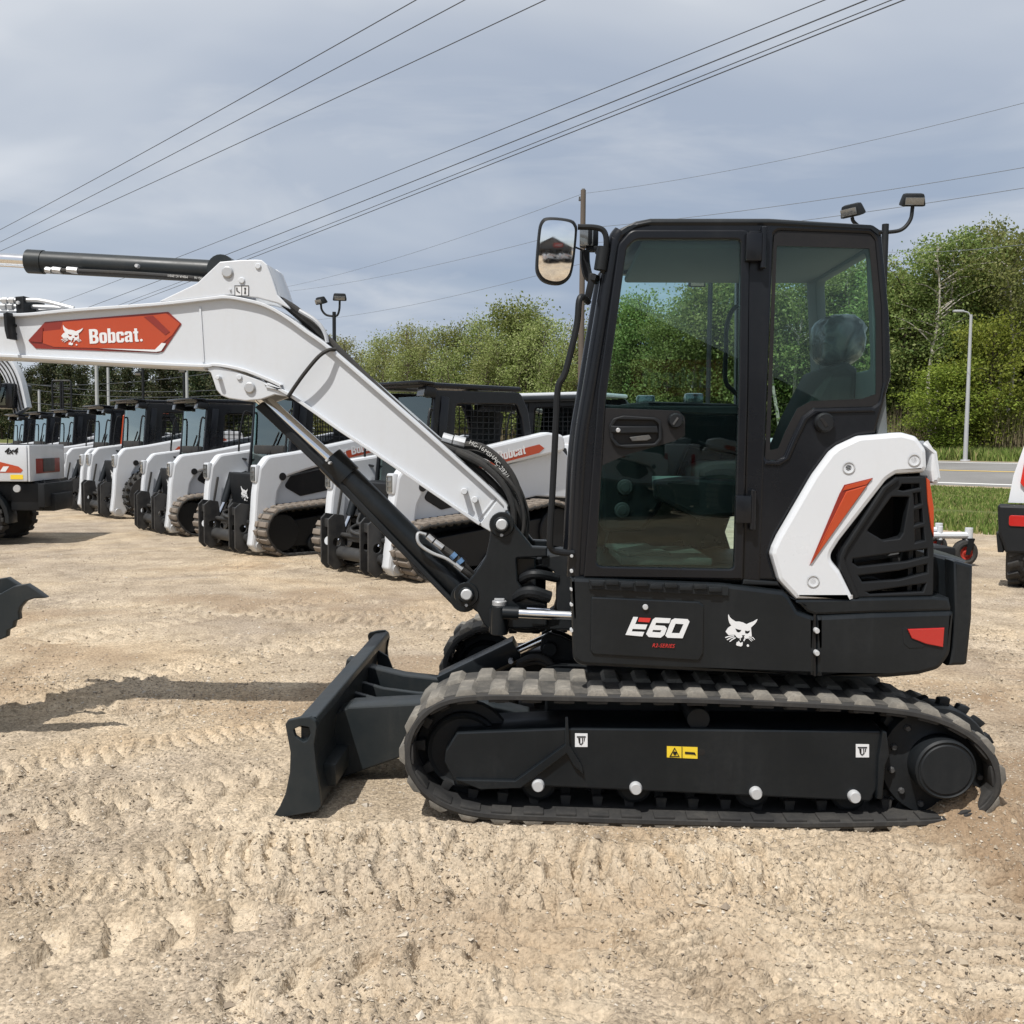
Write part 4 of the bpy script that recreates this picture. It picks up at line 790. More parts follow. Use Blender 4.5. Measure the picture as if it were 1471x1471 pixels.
# seat, consoles, floor things
m = M(); sx = U(1200, 0, -.45); m.plate(rnd(P2([(1000,700),(1000,672),(1020,664),(1125,660),(1148,600),(1185,530),(1212,520),(1228,530),(1222,600),(1190,700)], -.6), .03), -.66, -.20, (), .03); B(m, 'seat', SEATM, cab)
m = M(); q = U(1203, 490, -.45); R = Euler((0, radians(12), 0)); m.box(q, (.15, .26, .18), .06, R); B(m, 'headrest', SEATM, cab)
b_ = bmesh.new(); bmesh.ops.create_icosphere(b_, subdivisions=4, radius=1)
for v in b_.verts:
    c = v.co; s_ = .5 * vnoise(np.array([c.x * 5 + 3]), np.array([c.y * 4 + c.z * 6]))[0] + .3 * vnoise(np.array([c.z * 11]), np.array([c.x * 9 + c.y * 7]))[0]
    k = 1 + .22 * s_; v.co = Vector((math.copysign(abs(c.x) ** .7, c.x) * .102 * k, math.copysign(abs(c.y) ** .6, c.y) * .18 * k, math.copysign(abs(c.z) ** .7, c.z) * .112 * k))
me = bpy.data.meshes.new('t'); b_.to_mesh(me); b_.free(); m = M(); m.add(me, Matrix.Translation(q + Vector((0, 0, .0)))); B(m, 'plastic_wrap', WRAP, cab, 60)
m = M(); m.plate(rnd(P2([(860,600),(890,582),(930,578),(1060,582),(1060,655),(985,640),(960,700),(920,760),(862,760)], -.15), .03), -.30, .06, (), .02); B(m, 'dashboard', BLACKP, cab)
for px_, py_ in ((927, 577), (996, 574)): m = M(); m.box(U(px_, py_, -.2), (.09, .07, .06), .015); B(m, 'dash_vent', LENS, cab)
for px_, py_ in ((898, 700), (894, 733)): q = U(px_, py_, -.32); m = M(); m.cyl(q, q + Vector((0, .05, 0)), .036, .04, 20); m.cyl(q + Vector((0, -.006, 0)), q, .024, seg=16); B(m, 'round_vent', LSTEEL, cab)
m = M(); m.plate(rnd(P2([(937,690),(985,684),(1060,690),(1062,740),(1000,745),(940,715)], -.72), .02), -.78, -.66, (), .02); B(m, 'arm_console', BLACKP, cab)
pl('console_label', [(937,684),(988,684),(988,692),(937,692)], -.60, .01, paint('pale_label', (.35, .42, .38), .6, 0), cab, .001)
m = M(); m.tube([U(1020,735,-.75), U(1012,715,-.75), U(1010,700,-.75)], .014, 10); m.box(U(1010, 698, -.75), (.045, .04, .08), .018, Euler((0, radians(-15), 0))); B(m, 'joystick', BLACKP, cab)
m = M(); m.tube([U(1026,722,-.72), U(1044,724,-.72)], .008, 8); m.lathe([(0, .03), (.018, .02), (.022, 0), (.015, -.02), (0, -.022)], U(1046, 720, -.72), (0, 0, 1), 14); B(m, 'red_lever', paint('red_knob', (.4, .02, .03), .4, 0), cab)
m = M(); q = U(950, 803, -.6); m.box((q.x, -.45, zf + .02), (.40, .5, .035), .01, Euler((0, 0, .05))); m.box((q.x - .1, -.5, zf + .05), (.2, .3, .02), .008, Euler((.05, 0, .3))); B(m, 'floor_mat', paint('mat_grey_green', (.10, .11, .09), .8, .3), cab)
m = M(); m.tube([U(866,800,-.2), U(880,740,-.2), U(893,655,-.2)], .010, 8); B(m, 'wiper_arm', BLACKP, cab)
# ---- front of cab: rail, mirror, lamps
m = M(); m.tube([U(845,434,-.90), U(838,427,-.95), U(832,432,-.97), U(828,470,-.97), U(812,535,-.97), U(802,555,-.97), U(799,600,-.97), U(794,700,-.97), U(790,770,-.97), U(792,788,-.96), U(802,793,-.95), U(824,795,-.93)], .0135, 10, 5); B(m, 'grab_rail', BLACKP, None)
m = M(); m.tube([U(830,326,-.93), U(856,327,-.93), U(868,333,-.93), U(871,350,-.93), U(867,378,-.92), U(866,392,-.91)], .012, 10, 5); ma = B(m, 'mirror_arm', BLACKP); m = M(); m.tube([U(867,355,-.92), U(862,388,-.92)], .026, 14, 1); B(m, 'sleeve', CHARM, ma)
mo = [(784,311),(822,314),(829,322),(830,331),(824,390),(816,404),(802,410),(780,406),(770,393),(769,380),(773,330),(776,318)]
cx_, cy_ = 799.5, 360; shr = lambda k: [(cx_ + (a - cx_) * k, cy_ + (b - cy_) * (1 - (1 - k) * .75)) for a, b in mo]
YM = -.98; MR = Matrix.Identity(4); mc = U(cx_, cy_, YM); MR = Matrix.Translation(mc) @ Matrix.Rotation(radians(3), 4, 'Z') @ Matrix.Rotation(radians(5.3), 4, 'X') @ Matrix.Translation(-mc)
m = M(); m.T = MR; mo2 = chaikin(P2(mo, YM), 2); m.plate(mo2, YM, YM + .06, (), .016); mir = B(m, 'wing_mirror', BLACKP)
m = M(); m.T = MR; ol = [Vector((a, 0, b)) for a, b in chaikin(P2(shr(.86), YM), 3)]; cc = sum(ol, Vector()) / len(ol); m.loft([[(cc.x + (p.x - cc.x) * k, YM - .009 + .5 * k * k * (p - cc).length_squared / .85, cc.z + (p.z - cc.z) * k) for p in ol] for k in (.01, .12, .25, .38, .5, .62, .74, .86, .94, 1)] + [[(p.x, YM + .02, p.z) for p in ol]]); B(m, 'mirror_glass', MIRROR, mir, 60)
m = M(); m.T = Matrix.Identity(4); q = U(846, 341, -.80); m.box(q, (.055, .07, .085), .012, Euler((0, 0, .6))); m.tube([U(858,362,-.82), U(868,366,-.86)], .012, 8); m.box(U(850, 358, -.80), (.05, .05, .02), .005); wl = B(m, 'work_lamp', BLACKP); m = M(); m.box(q + Vector((-.012, -.034, -.004)), (.058, .012, .075), .004, Euler((0, 0, .25))); B(m, 'lens', LENS, wl)
m = M(); m.tube([U(840,360,-.86), U(841,380,-.86), U(846,398,-.87), U(858,402,-.89)], .02, 8); m.box(U(848, 412, -.88), (.03, .03, .11), .008, Euler((0, .2, 0))); m.tube([U(826,355,-.93), U(836,359,-.88)], .004, 6); B(m, 'mirror_bracket', BLACKP)
# ---- swing casting and boom foot
YK = -.19
kc = [(705.7,749),(709,741),(716,736),(726,736),(733,741),(738,752),(752,770),(764,785),(786,786),(786,800),(742,802),(744,835),(760,860),(786,866),(786,900),(760,903),(720,903),(702,904),(694,896),(686,880),(672,870),(663,864),(659,854),(662,845),(678,828),(690,812),(698,798),(703,775)]
m = M(); K2 = rnd(P2(kc, YK), .008)
m.plate(K2, YK, YK + .05, (), .008); m.plate(K2, .14, .19, (), .008); kx = P2([(700,800),(770,802),(770,900),(712,900),(690,860)], YK); m.plate(kx, YK + .05, .14, (), .01); ks = B(m, 'swing_casting', CHAR)
m = M(); q = U(717, 880, -.24); zt, zb = U(0, 857, -.24).z, U(0, 901, -.24).z; m.cyl((q.x, -.22, zb), (q.x, -.22, zt - .012), .042, seg=20); m.bx(q.x - .05, q.x + .045, -.22, -.1, zb, zt - .03, .01); sl = B(m, 'swing_lug', CHAR, ks); m = M(); m.cyl((q.x, -.22, zt - .012), (q.x, -.22, zt + .012), .036, seg=18); m.box((q.x, -.22, zt + .018), (.05, .02, .012), .004); B(m, 'pin', GALV, sl)
for a, b, nm in ((720.8, 753.5, 0), (670.2, 854, 1)):
    q = U(a, b, YK - .0); m = M(); m.lathe([(0, .03), (.034, .03), (.04, .024), (.04, .01), (.058, .01), (.062, 0)], q, Vector((0, -1, 0)), 26); pn = B(m, 'pivot_boss', CHAR, ks); bolt(a, b, YK - .028, 8.3, 'pin', pn, BOLT, .012); bolt(a, b + 15, YK - .006, 2.6, 'bolt', pn, BOLT, .012)
# front mount of the house (C bracket)
cb = [(778,800),(806,796),(822,797),(822,905),(770,905),(770,896),(786,893),(796,886),(799,876),(800,835),(796,822),(786,816),(778,815)]
m = M(); m.plate(rnd(P2(cb, -.16), .008), -.16, .20, (), .008); B(m, 'house_mount', CHARM)
m = M(); qa, qb = U(752, 800, 0), U(752, 905, 0); m.cyl((qa.x + .03, 0, qb.z), (qa.x + .03, 0, qa.z), .085, seg=28); m.cyl((qa.x + .03, 0, qb.z + .02), (qa.x + .03, 0, qb.z + .10), .13, seg=28); m.cyl((qa.x + .03, 0, qa.z - .10), (qa.x + .03, 0, qa.z - .03), .12, seg=28); m.tube([U(735,862,-.15), U(760,850,-.22), U(790,858,-.2)], .03, 10); m.tube([U(738,840,-.1), U(765,825,-.2), U(800,830,-.15)], .024, 10); B(m, 'swing_post', BLACKP)
c0, c1, c2 = U(722, 880, -.27), U(745, 881, -.27), U(830, 885, -.30); m = M(); m.tube([c0, c1], .032, 16, 1); sc_ = B(m, 'swing_cylinder', CHAR); m = M(); m.tube([c1, c2], .0235, 18, 1); B(m, 'rod', CHROME, sc_); m = M(); m.tube([U(757,874,-.24), U(790,876,-.24)], .008, 8, 1); B(m, 'tube', CHROME, sc_)
for py in (798, 820, 846, 868, 905): bolt(821, py, YS + .02, 2.6, 'bolt', fs, BOLT, .02)
# ---- boom
top = [(-118,462)] + cr(0,330,2.829,(-200,345),(0,342),(120,338),(300,321),(640,297),(850,274),(920,268),(1000,280),(1080,302),(1160,345),(1250,410),(1360,492)) + cr(360,440,2.942,(740,523),(1050,802),(1088,860))
bot = cr(360,440,2.942,(990,930),(965,925),(560,650),(380,532),(170,385),(60,330)) + cr(0,330,2.829,(1140,640),(1000,580),(880,556),(820,560),(500,545),(0,518),(-200,510)) + [(-118,508)]
full = top + bot; shx, shy = U(720.8, 753.5, YB).x, U(720.8, 753.5, YB).z
m = M(); m.plate(rnd(P2(full, YB + .012), .01), YB + .012, -YB - .012, (), .003); boom = B(m, 'boom', WHITE)
def ribbon(pts, wd, Y0, Y1, inner=True):      # strip of constant width along a px polyline, for flange plates
    P = [Vector((p[0], p[1], 0)) for p in P2(pts, Y0)]; a, b = [], []
    for i, p in enumerate(P):
        t = (P[min(i + 1, len(P) - 1)] - P[max(i - 1, 0)]).normalized(); nn = Vector((-t.y, t.x, 0)) * wd; a.append((p.x, p.y)); b.append((p.x + nn.x, p.y + nn.y))
    return a + b[::-1]
def dense(pts, n=4): return [(v.x, v.y) for v in cat([(p[0], p[1], 0) for p in pts], n)]
m = M(); m.plate(ribbon(dense(top), -.016, YB, 0), YB - .012, -YB + .012, (), .003); B(m, 'top_flange', WHITE, boom)
m = M(); m.plate(ribbon(dense(bot[1:]), -.016, YB, 0), YB - .012, -YB + .012, (), .003); B(m, 'bottom_flange', WHITE, boom)
brk = [(283,407),(316,376),(345,373.5),(368,373),(376,373.5),(383.5,380),(392,402),(399,424),(420,446),(400,436),(370,428),(330,424),(240,434),(226,434)]
m = M(); bk = rnd(P2(brk, YB), .006); m.plate(bk, YB - .004, YB + .03, (), .005); m.plate(bk, -YB - .03, -YB + .004, (), .005); m.plate(P2([(378,384),(384,380),(400,424),(392,422)], YB), YB + .03, -YB - .03, (), .004); B(m, 'cylinder_bracket', WHITE, boom)
ear = [(290,528.5),(296,529),(303,536),(311,560),(318,568),(329,572.5),(353,576),(375,574),(395,567),(418,571),(380,548),(340,534),(311,526)]
er = rnd(P2(ear, YB), .006)
for a, b in ((YB - .003, YB + .03), (-YB - .03, -YB + .003)): m = M(); m.plate(er, a, b, (), .005); B(m, 'lower_bracket', WHITE, boom)
foot = [(688,754),(702,736),(717,714),(726,725),(735,745),(733,760),(722,768),(708,766)]
m = M(); ft = rnd(P2(foot, YB), .012); m.plate(ft, YB + .0, -YB, (), .004); B(m, 'boom_foot', WHITE, boom)
for w_ in ([(687,744.5),(689,745.5),(712,717),(710,715.6)], [(285,441),(288,441),(293,520),(290,520)]): m = M(); m.plate(P2(w_, YB), YB + .006, YB + .016, (), .002); B(m, 'weld_seam', WHITE, boom)
for a, b, r in ((327, 391, 8.2), (359, 557, 8)): bolt(a, b, YB - .004, r, 'pin', boom, GALV, .012); 
for a, b, r in ((371, 382.5, 4.2), (347.5, 403, 4.5), (331, 416, 1.6), (344, 542, 4)): bolt(a, b, YB - .004, r, 'boss', boom, WHITE, .008)
for a, b in ((668, 705), (683, 717)): q = U(a, b, YB + .01); m = M(); m.cyl(q, q + Vector((0, -.05, 0)), .014, seg=12); m.cyl(q + Vector((0, -.05, 0)), q + Vector((0, -.056, 0)), .017, seg=12); B(m, 'hose_stud', WHITE, boom)
q = U(316, 543, YB); m = M(); m.cyl(q, q + Vector((0, -.04, 0)), .011, seg=12); B(m, 'hose_stud', WHITE, boom)
ls = pl('lift_sticker', [(337,410),(357,410),(357,425),(337,425)], YB - .006, .002, DECALW, boom, 0); m = M(); Y = YB - .008
for a in ([(336.8,409.8),(357.2,409.8),(357.2,410.6),(336.8,410.6)], [(336.8,424.4),(357.2,424.4),(357.2,425.2),(336.8,425.2)], [(346.6,410.6),(347.4,410.6),(347.4,424.4),(346.6,424.4)], [(336.8,410),(337.6,410),(337.6,425),(336.8,425)], [(356.4,410),(357.2,410),(357.2,425),(356.4,425)], [(339,413),(341,413),(341,417),(344.5,420),(344,421),(339.5,418)], circ(352, 414.5, 1.6, 8), [(351.4,416),(352.6,416),(353.4,422),(350.6,422)]): m.plate(P2(a, Y), Y, Y + .002, (), 0)
B(m, 'pictogram', LSTEEL, ls)
# boom decal: crop 20,430 x5.658
DY = YB + .012
def dc(*p): return P2(cr(20, 430, 5.658, *p), DY)
m = M(); m.plate(rnd(dc((118,335),(255,185),(400,172),(1255,102),(1365,200),(1215,425),(1170,435),(180,400)), .006), DY - .003, DY, (), 0); dec = B(m, 'decal', ORANGED, boom)
m = M(); m.plate(dc((235,262),(385,245),(400,185),(1130,130),(1240,115),(1352,200),(1290,290),(1150,408),(330,388),(240,358)), DY - .005, DY - .002, (), 0); B(m, 'decal_field', ORANGE, dec)
for w_ in (((1060,142),(1135,134),(1270,265),(1235,290)), ((135,335),(240,232),(240,262),(232,350),(150,345))): m = M(); m.plate(dc(*w_), DY - .007, DY - .0045, (), 0); B(m, 'decal_shade', ORANGED, dec)
m = M(); m.plate(dc((700,400),(1150,410),(1205,355),(1240,360),(1200,420),(1160,428)), DY - .007, DY - .0045, (), 0)
me_f = lambda x, y: (lambda q: (q.x, q.z))(U(20 + (405 + (x - 268) * .157) / 5.658, 430 + (210 + (y - 180) * .145 ) / 5.658, DY)); emblem(m, me_f, DY - .008, DY - .0045)
q, q2 = U(20 + 622 / 5.658, 430 + 362 / 5.658, DY), U(20 + 1020 / 5.658, 430 + 345 / 5.658, DY)
tm = word_mesh(.0012); wd = max(v.co.x for v in tm.vertices); cap = 1.0 ; sx_ = (q2.x - q.x) / wd; sz_ = (U(0, 430 + 245 / 5.658, DY).z - U(0, 430 + 362 / 5.658, DY).z) / cap
tm.transform(Matrix.Diagonal((sx_, sz_, 1, 1))); m.add(tm, Matrix.Translation((q.x, DY - .006, q.z)) @ Matrix.Rotation(-atan2(q2.z - q.z, q2.x - q.x), 4, 'Y') @ ROTX); m.plate(dc(*circ(1040, 333, 11, 10)), DY - .007, DY - .0045, (), 0); B(m, 'lettering', DECALW, dec)
# stick cylinder on top of the boom
c0, c1, cR = U(327, 391, 0), U(41, 375.5, 0), U(-260, 358, 0)
m = M(); ax = (c1 - c0).normalized(); m.tube([c0, c1 + ax * -.05], .056, 24, 1); m.tube([c1 - ax * .08, c1], .060, 24, 1); m.cyl((c0.x, -.11, c0.z), (c0.x, .11, c0.z), .07, seg=24); stc = B(m, 'stick_cylinder', SLATE)
m = M(); m.tube([c1, cR], .034, 20, 1); B(m, 'rod', CHROME, stc)
h0, h1 = U(64, 388, -.07), U(300, 402, -.07); m = M(); m.tube([h0, U(110,389.5,-.075), U(200,394,-.075), h1, U(330,412,-.05)], .0125, 10, 3); ho = B(m, 'hose', RUBBER, stc)
for a, b in ((66, 74), (76, 88), (97, 112)): m = M(); m.tube([U(a,387.5,-.075), U(b,389,-.075)], .0165, 8, 1); B(m, 'hose_fitting', GALV, stc)
bolt(199, 383, -.05, 3, 'bolt', stc)
def hose_text(s, a, b, Y, size, parent, flip=False):
    p, p2 = U(*a, Y), U(*b, Y); ang = -atan2(p2.z - p.z, p2.x - p.x); m = M(); m.text(s, size, Matrix.Translation((p.x, Y, p.z)) @ Matrix.Rotation(ang, 4, 'Y') @ ROTX, half=.0004); B(m, 'hose_print', HOSET, parent)
hose_text('MSHA IC-293/1', (270, 396.5), (216, 392.2), -.0895, .016, ho); hose_text('HG-16', (292, 398.5), (276, 397), -.0895, .016, ho)
# lift cylinder under the boom
c0, c1, c2 = U(359.5, 557, 0), U(474, 660, 0), U(670, 854, 0); ax = (c2 - c1).normalized()
m = M(); m.tube([c1 + ax * .1, c2 - ax * .02], .064, 26, 1); m.tube([c1, c1 + ax * .13], .074, 26, 1); m.cyl((c2.x, -.13, c2.z), (c2.x, .13, c2.z), .07, seg=24); lcy = B(m, 'lift_cylinder', CHAR)
m = M(); m.tube([c0, c1], .036, 22, 1); m.cyl((c0.x, -.12, c0.z), (c0.x, .12, c0.z), .06, seg=24); B(m, 'rod', CHROME, lcy)
m = M(); m.plate(P2([(366,585),(377,577),(400,600),(470,670),(560,765),(640,850),(660,870),(652,872),(560,778),(462,676),(395,612)], -.06), -.06, .06, (), .006); B(m, 'rod_guard', CHARM, lcy)
m = M(); m.tube([U(612,768,-.08), U(601,766,-.09), U(600,776,-.10), U(606,785,-.10), U(622,795,-.10), U(640,802,-.10), U(656,812,-.10)], .0085, 8, 4); B(m, 'steel_tube', GALV, lcy)
for a, b, c_, d_ in ((614,770,622,777), (624,778,636,787), (654,810,664,818)): m = M(); m.tube([U(a,b,-.1), U(c_,d_,-.1)], .016, 8, 1); B(m, 'hose_fitting', GALV, lcy)
for a, b, c_, d_ in ((649,796,654,801), (659,804,663,809)): m = M(); m.tube([U(a,b,-.1), U(c_,d_,-.1)], .019, 10, 1); B(m, 'hose_band', BLUEH, lcy)
m = M(); m.tube([U(636,787,-.09), U(650,797,-.09), U(664,810,-.09), U(680,826,-.05), U(695,836,0)], .0165, 10, 4); m.tube([U(664,818,-.1), U(676,828,-.08), U(690,845,-.02)], .015, 10, 4); B(m, 'hose', RUBBER, lcy)
bolt(470, 661, -.10, 2.2, 'bolt', lcy, BOLT, .02); bolt(474, 665, -.10, 2.2, 'bolt', lcy, BOLT, .02)
# hoses along the back of the boom and down behind the foot
HS = [([(402,430),(430,448),(470,486),(520,535),(600,610),(640,640),(672,652),(706,672),(732,702),(745,740),(742,775),(726,800)], -.06, .020), ([(408,436),(440,462),(480,500),(560,574),(640,648),(690,678),(722,712),(738,750),(738,790)], .0, .022),
      ([(640,645),(690,664),(726,690),(746,726),(752,760),(748,800)], -.02, .026), ([(640,652),(684,684),(716,722),(732,764),(730,800)], -.09, .020), ([(650,640),(690,642),(722,666),(742,700),(748,745),(744,780)], .05, .024), ([(690,682),(712,704),(726,740),(730,780)], .08, .026), ([(676,668),(704,700),(720,738),(724,770)], .12, .026), ([(700,664),(738,700),(752,735),(750,770),(735,785)], -.10, .011)]
hoses = []
HS += [([(655,648),(694,668),(724,698),(738,735),(734,790)], -.12, .018), ([(662,642),(708,660),(738,690),(756,738),(752,796)], .10, .018), ([(684,690),(706,716),(716,745),(720,775)], -.05, .018), ([(600,606),(650,650),(700,690),(728,728),(730,800)], .03, .014)]
for pts, Y, r in HS: m = M(); r *= .86; m.tube([U(a, b, Y) for a, b in pts], r, 10, 5); hoses.append(B(m, 'hose', RUBBER))
m = M(); m.tube([U(636,628,-.06), U(650,632,-.06)], .024, 8, 1); m.tube([U(652,632,-.06), U(668,636,-.06)], .026, 8, 1); m.tube([U(600,612,-.04), U(636,634,-.04)], .008, 8, 1); B(m, 'hose_fitting', GALV, hoses[4])
for s, a, b in (('HG-16', (673,637), (690,646)), ('MSHA', (694,649), (708,660)), ('IC-293/1', (710,663), (728,688)), ('HG-16', (736,703), (744,724))): hose_text(s, a, b, -.068, .030, hoses[4])
m = M(); m.tube([U(482,502,YB - .01), U(472,503,YB - .03), U(458,512,YB - .05), U(440,533,YB - .05), U(426,552,YB - .04), U(414,570,YB - .02)], .0095, 8, 5); B(m, 'boom_lamp_cable', RUBBER, boom)
m = M(); m.tube([U(402,432,.02), U(418,444,.02), U(438,462,.02), U(452,475,.02), U(466,488,.02)], .02, 8, 4); m.tube([U(430,446,-.1), U(450,458,-.1), U(462,470,-.1), U(468,482,-.1), U(470,492,-.1)], .010, 8, 4); B(m, 'valve_pipe', GALV, boom)
# steel pipes and clamp at the boom's outer end
m = M(); 
for k, (a, b, c) in enumerate((((-200,428),(20,431),(60,432)), ((-200,436),(20,440),(66,441)), ((-200,444),(20,447),(40,446)))): m.tube([U(*a, -.09 + .05 * k), U(*b, -.09 + .05 * k), U(*c, -.09 + .05 * k), U(106, 443, -.09 + .05 * k)], .011, 8, 4)
for x in (4, 14): m.tube([U(x, 432, -.09), U(x + 7, 432, -.09)], .017, 6, 1); m.tube([U(x - 2, 441, -.05), U(x + 5, 441, -.05)], .018, 6, 1)
B(m, 'steel_pipe', GALV, boom); m = M(); m.plate(P2([(21,426),(33,425),(35,450),(23,452)], -.12), -.12, .1, (), .006); bolt(26.5, 435, -.12, 2.6, 'bolt', boom, BOLT, .012); B(m, 'pipe_clamp', BLACKP, boom)
m = M(); m.plate(P2([(12,452),(17,450),(19,475),(21,488),(17,488),(14,476)], YB - .02), YB - .07, YB + .01, (), .004); B(m, 'clamp_plate', BLACKP, boom)
for y in (468, 480): bolt(22.5, y, YB + .012, 2.4, 'bolt', boom, BLACKP, .02)
# ---- stick, thumb and bucket hanging outside on the left
tipx = U(-112, 500, 0); m = M(); X_ = tipx.x
sk = [(X_ - .30, 2.50), (X_ - .10, 2.56), (X_ + .10, 2.25), (X_ + .12, 1.95), (X_ + .06, .80), (X_ - .14, .76), (X_ - .26, 1.5), (X_ - .30, 2.2)]
m.plate(rnd(sk, .05), -.16, -.13, (), .006); m.plate(rnd(sk, .05), .13, .16, (), .006); m.plate(rnd([(a_ * .9 + X_ * .1 - .01, b_) for a_, b_ in sk], .04), -.13, .13, (), .004); m.cyl((X_, -.18, 2.03), (X_, .18, 2.03), .07); B(m, 'stick', WHITE)
bu = [(X_ - .14, .82), (X_ + .04, .80), (X_ + .10, .60), (X_ + .08, .32), (X_ - .02, .14), (X_ - .35, .10), (X_ - .62, .26)]
for a_, b_ in ((-.34, -.31), (.31, .34)): m = M(); m.plate(rnd(bu, .08), a_, b_, (), .004); B(m, 'bucket_cheek', SLATE)
sh_ = rnd(bu, .08, 5)[8:34]; m = M(); m.plate(sh_ + [(X_ - .2 + (x - X_ + .2) * .93, .45 + (z - .45) * .93) for x, z in sh_[::-1]], -.31, .31, (), 0); B(m, 'bucket', SLATE)
YTH = -.16
for y, ox_ in ((YTH, 0), (.06, -.22)):
    m = M(); m.T = Matrix.Translation((ox_, 0, 0)); th = [(-170,905),(-90,868),(0,853),(20,842),(38,839),(52,848),(67,859),(48,860),(36,864),(28,873),(26,880),(27,890),(20,893),(18,902),(10,906),(9,915),(0,919),(-60,925),(-160,925)]
    m.plate(rnd(P2(th, YTH), .004), y, y + .04, (), .005); thb = B(m, 'thumb', SLATE)
m = M(); m.plate(P2([(-160,890),(-60,880),(-60,900),(-160,915)], YTH), YTH, .1, (), .006); B(m, 'thumb_pivot', SLATE)
# ================================================================ showroom behind the photographer (seen in mirror and glass)
sb = thing('showroom_building', 'grey gabled showroom with a red sign, mirrored in the wing mirror', 'building', (3.2, -44, 0))
m = M(); gab = [(-9, 0), (-9, 3.3), (0, 7.7), (9, 3.3), (9, 0)]; m.plate(gab, 0, -20, (), .02); m.build('wall', WALLM, sb)
m = M(); m.plate([(-9.8, 3.0), (0, 7.75), (9.8, 3.0), (9.8, 3.25), (0, 8.0), (-9.8, 3.25)], .9, -20.5, (), .02); m.build('roof', ROOFM, sb)
m = M(); m.bx(-8.8, 8.8, 0, 2.4, 2.75, 3.0, .02); m.build('canopy', ROOFM, sb)
for x in (-8.4, -4.2, 0, 4.2, 8.4): m = M(); m.bx(x - .12, x + .12, 2.1, 2.35, 0, 2.74, .02); m.build('column', WALLB, sb)
m = M(); m.bx(.6, 4.8, .0, .33, 3.7, 5.4, .03); sg = m.build('sign', SIGNR, sb)
m = M(); m.add(word_mesh(.02), Matrix.Translation((4.3, .34, 4.1)) @ Matrix.Rotation(pi, 4, 'Z') @ ROTX @ Matrix.Diagonal((.95, .95, 1, 1))); m.build('lettering', paint('dimmed_white', (.34, .33, .32), .6, 0), sg)  # lettering greyed so its reflection in the door glass stays weak
for x in (-7, -4, -1.3, 1.3, 4, 7): m = M(); m.bx(x - 1.1, x + 1.1, -.3, .04, .5, 2.4, .01); wn_ = m.build('window', BLACKF, sb)
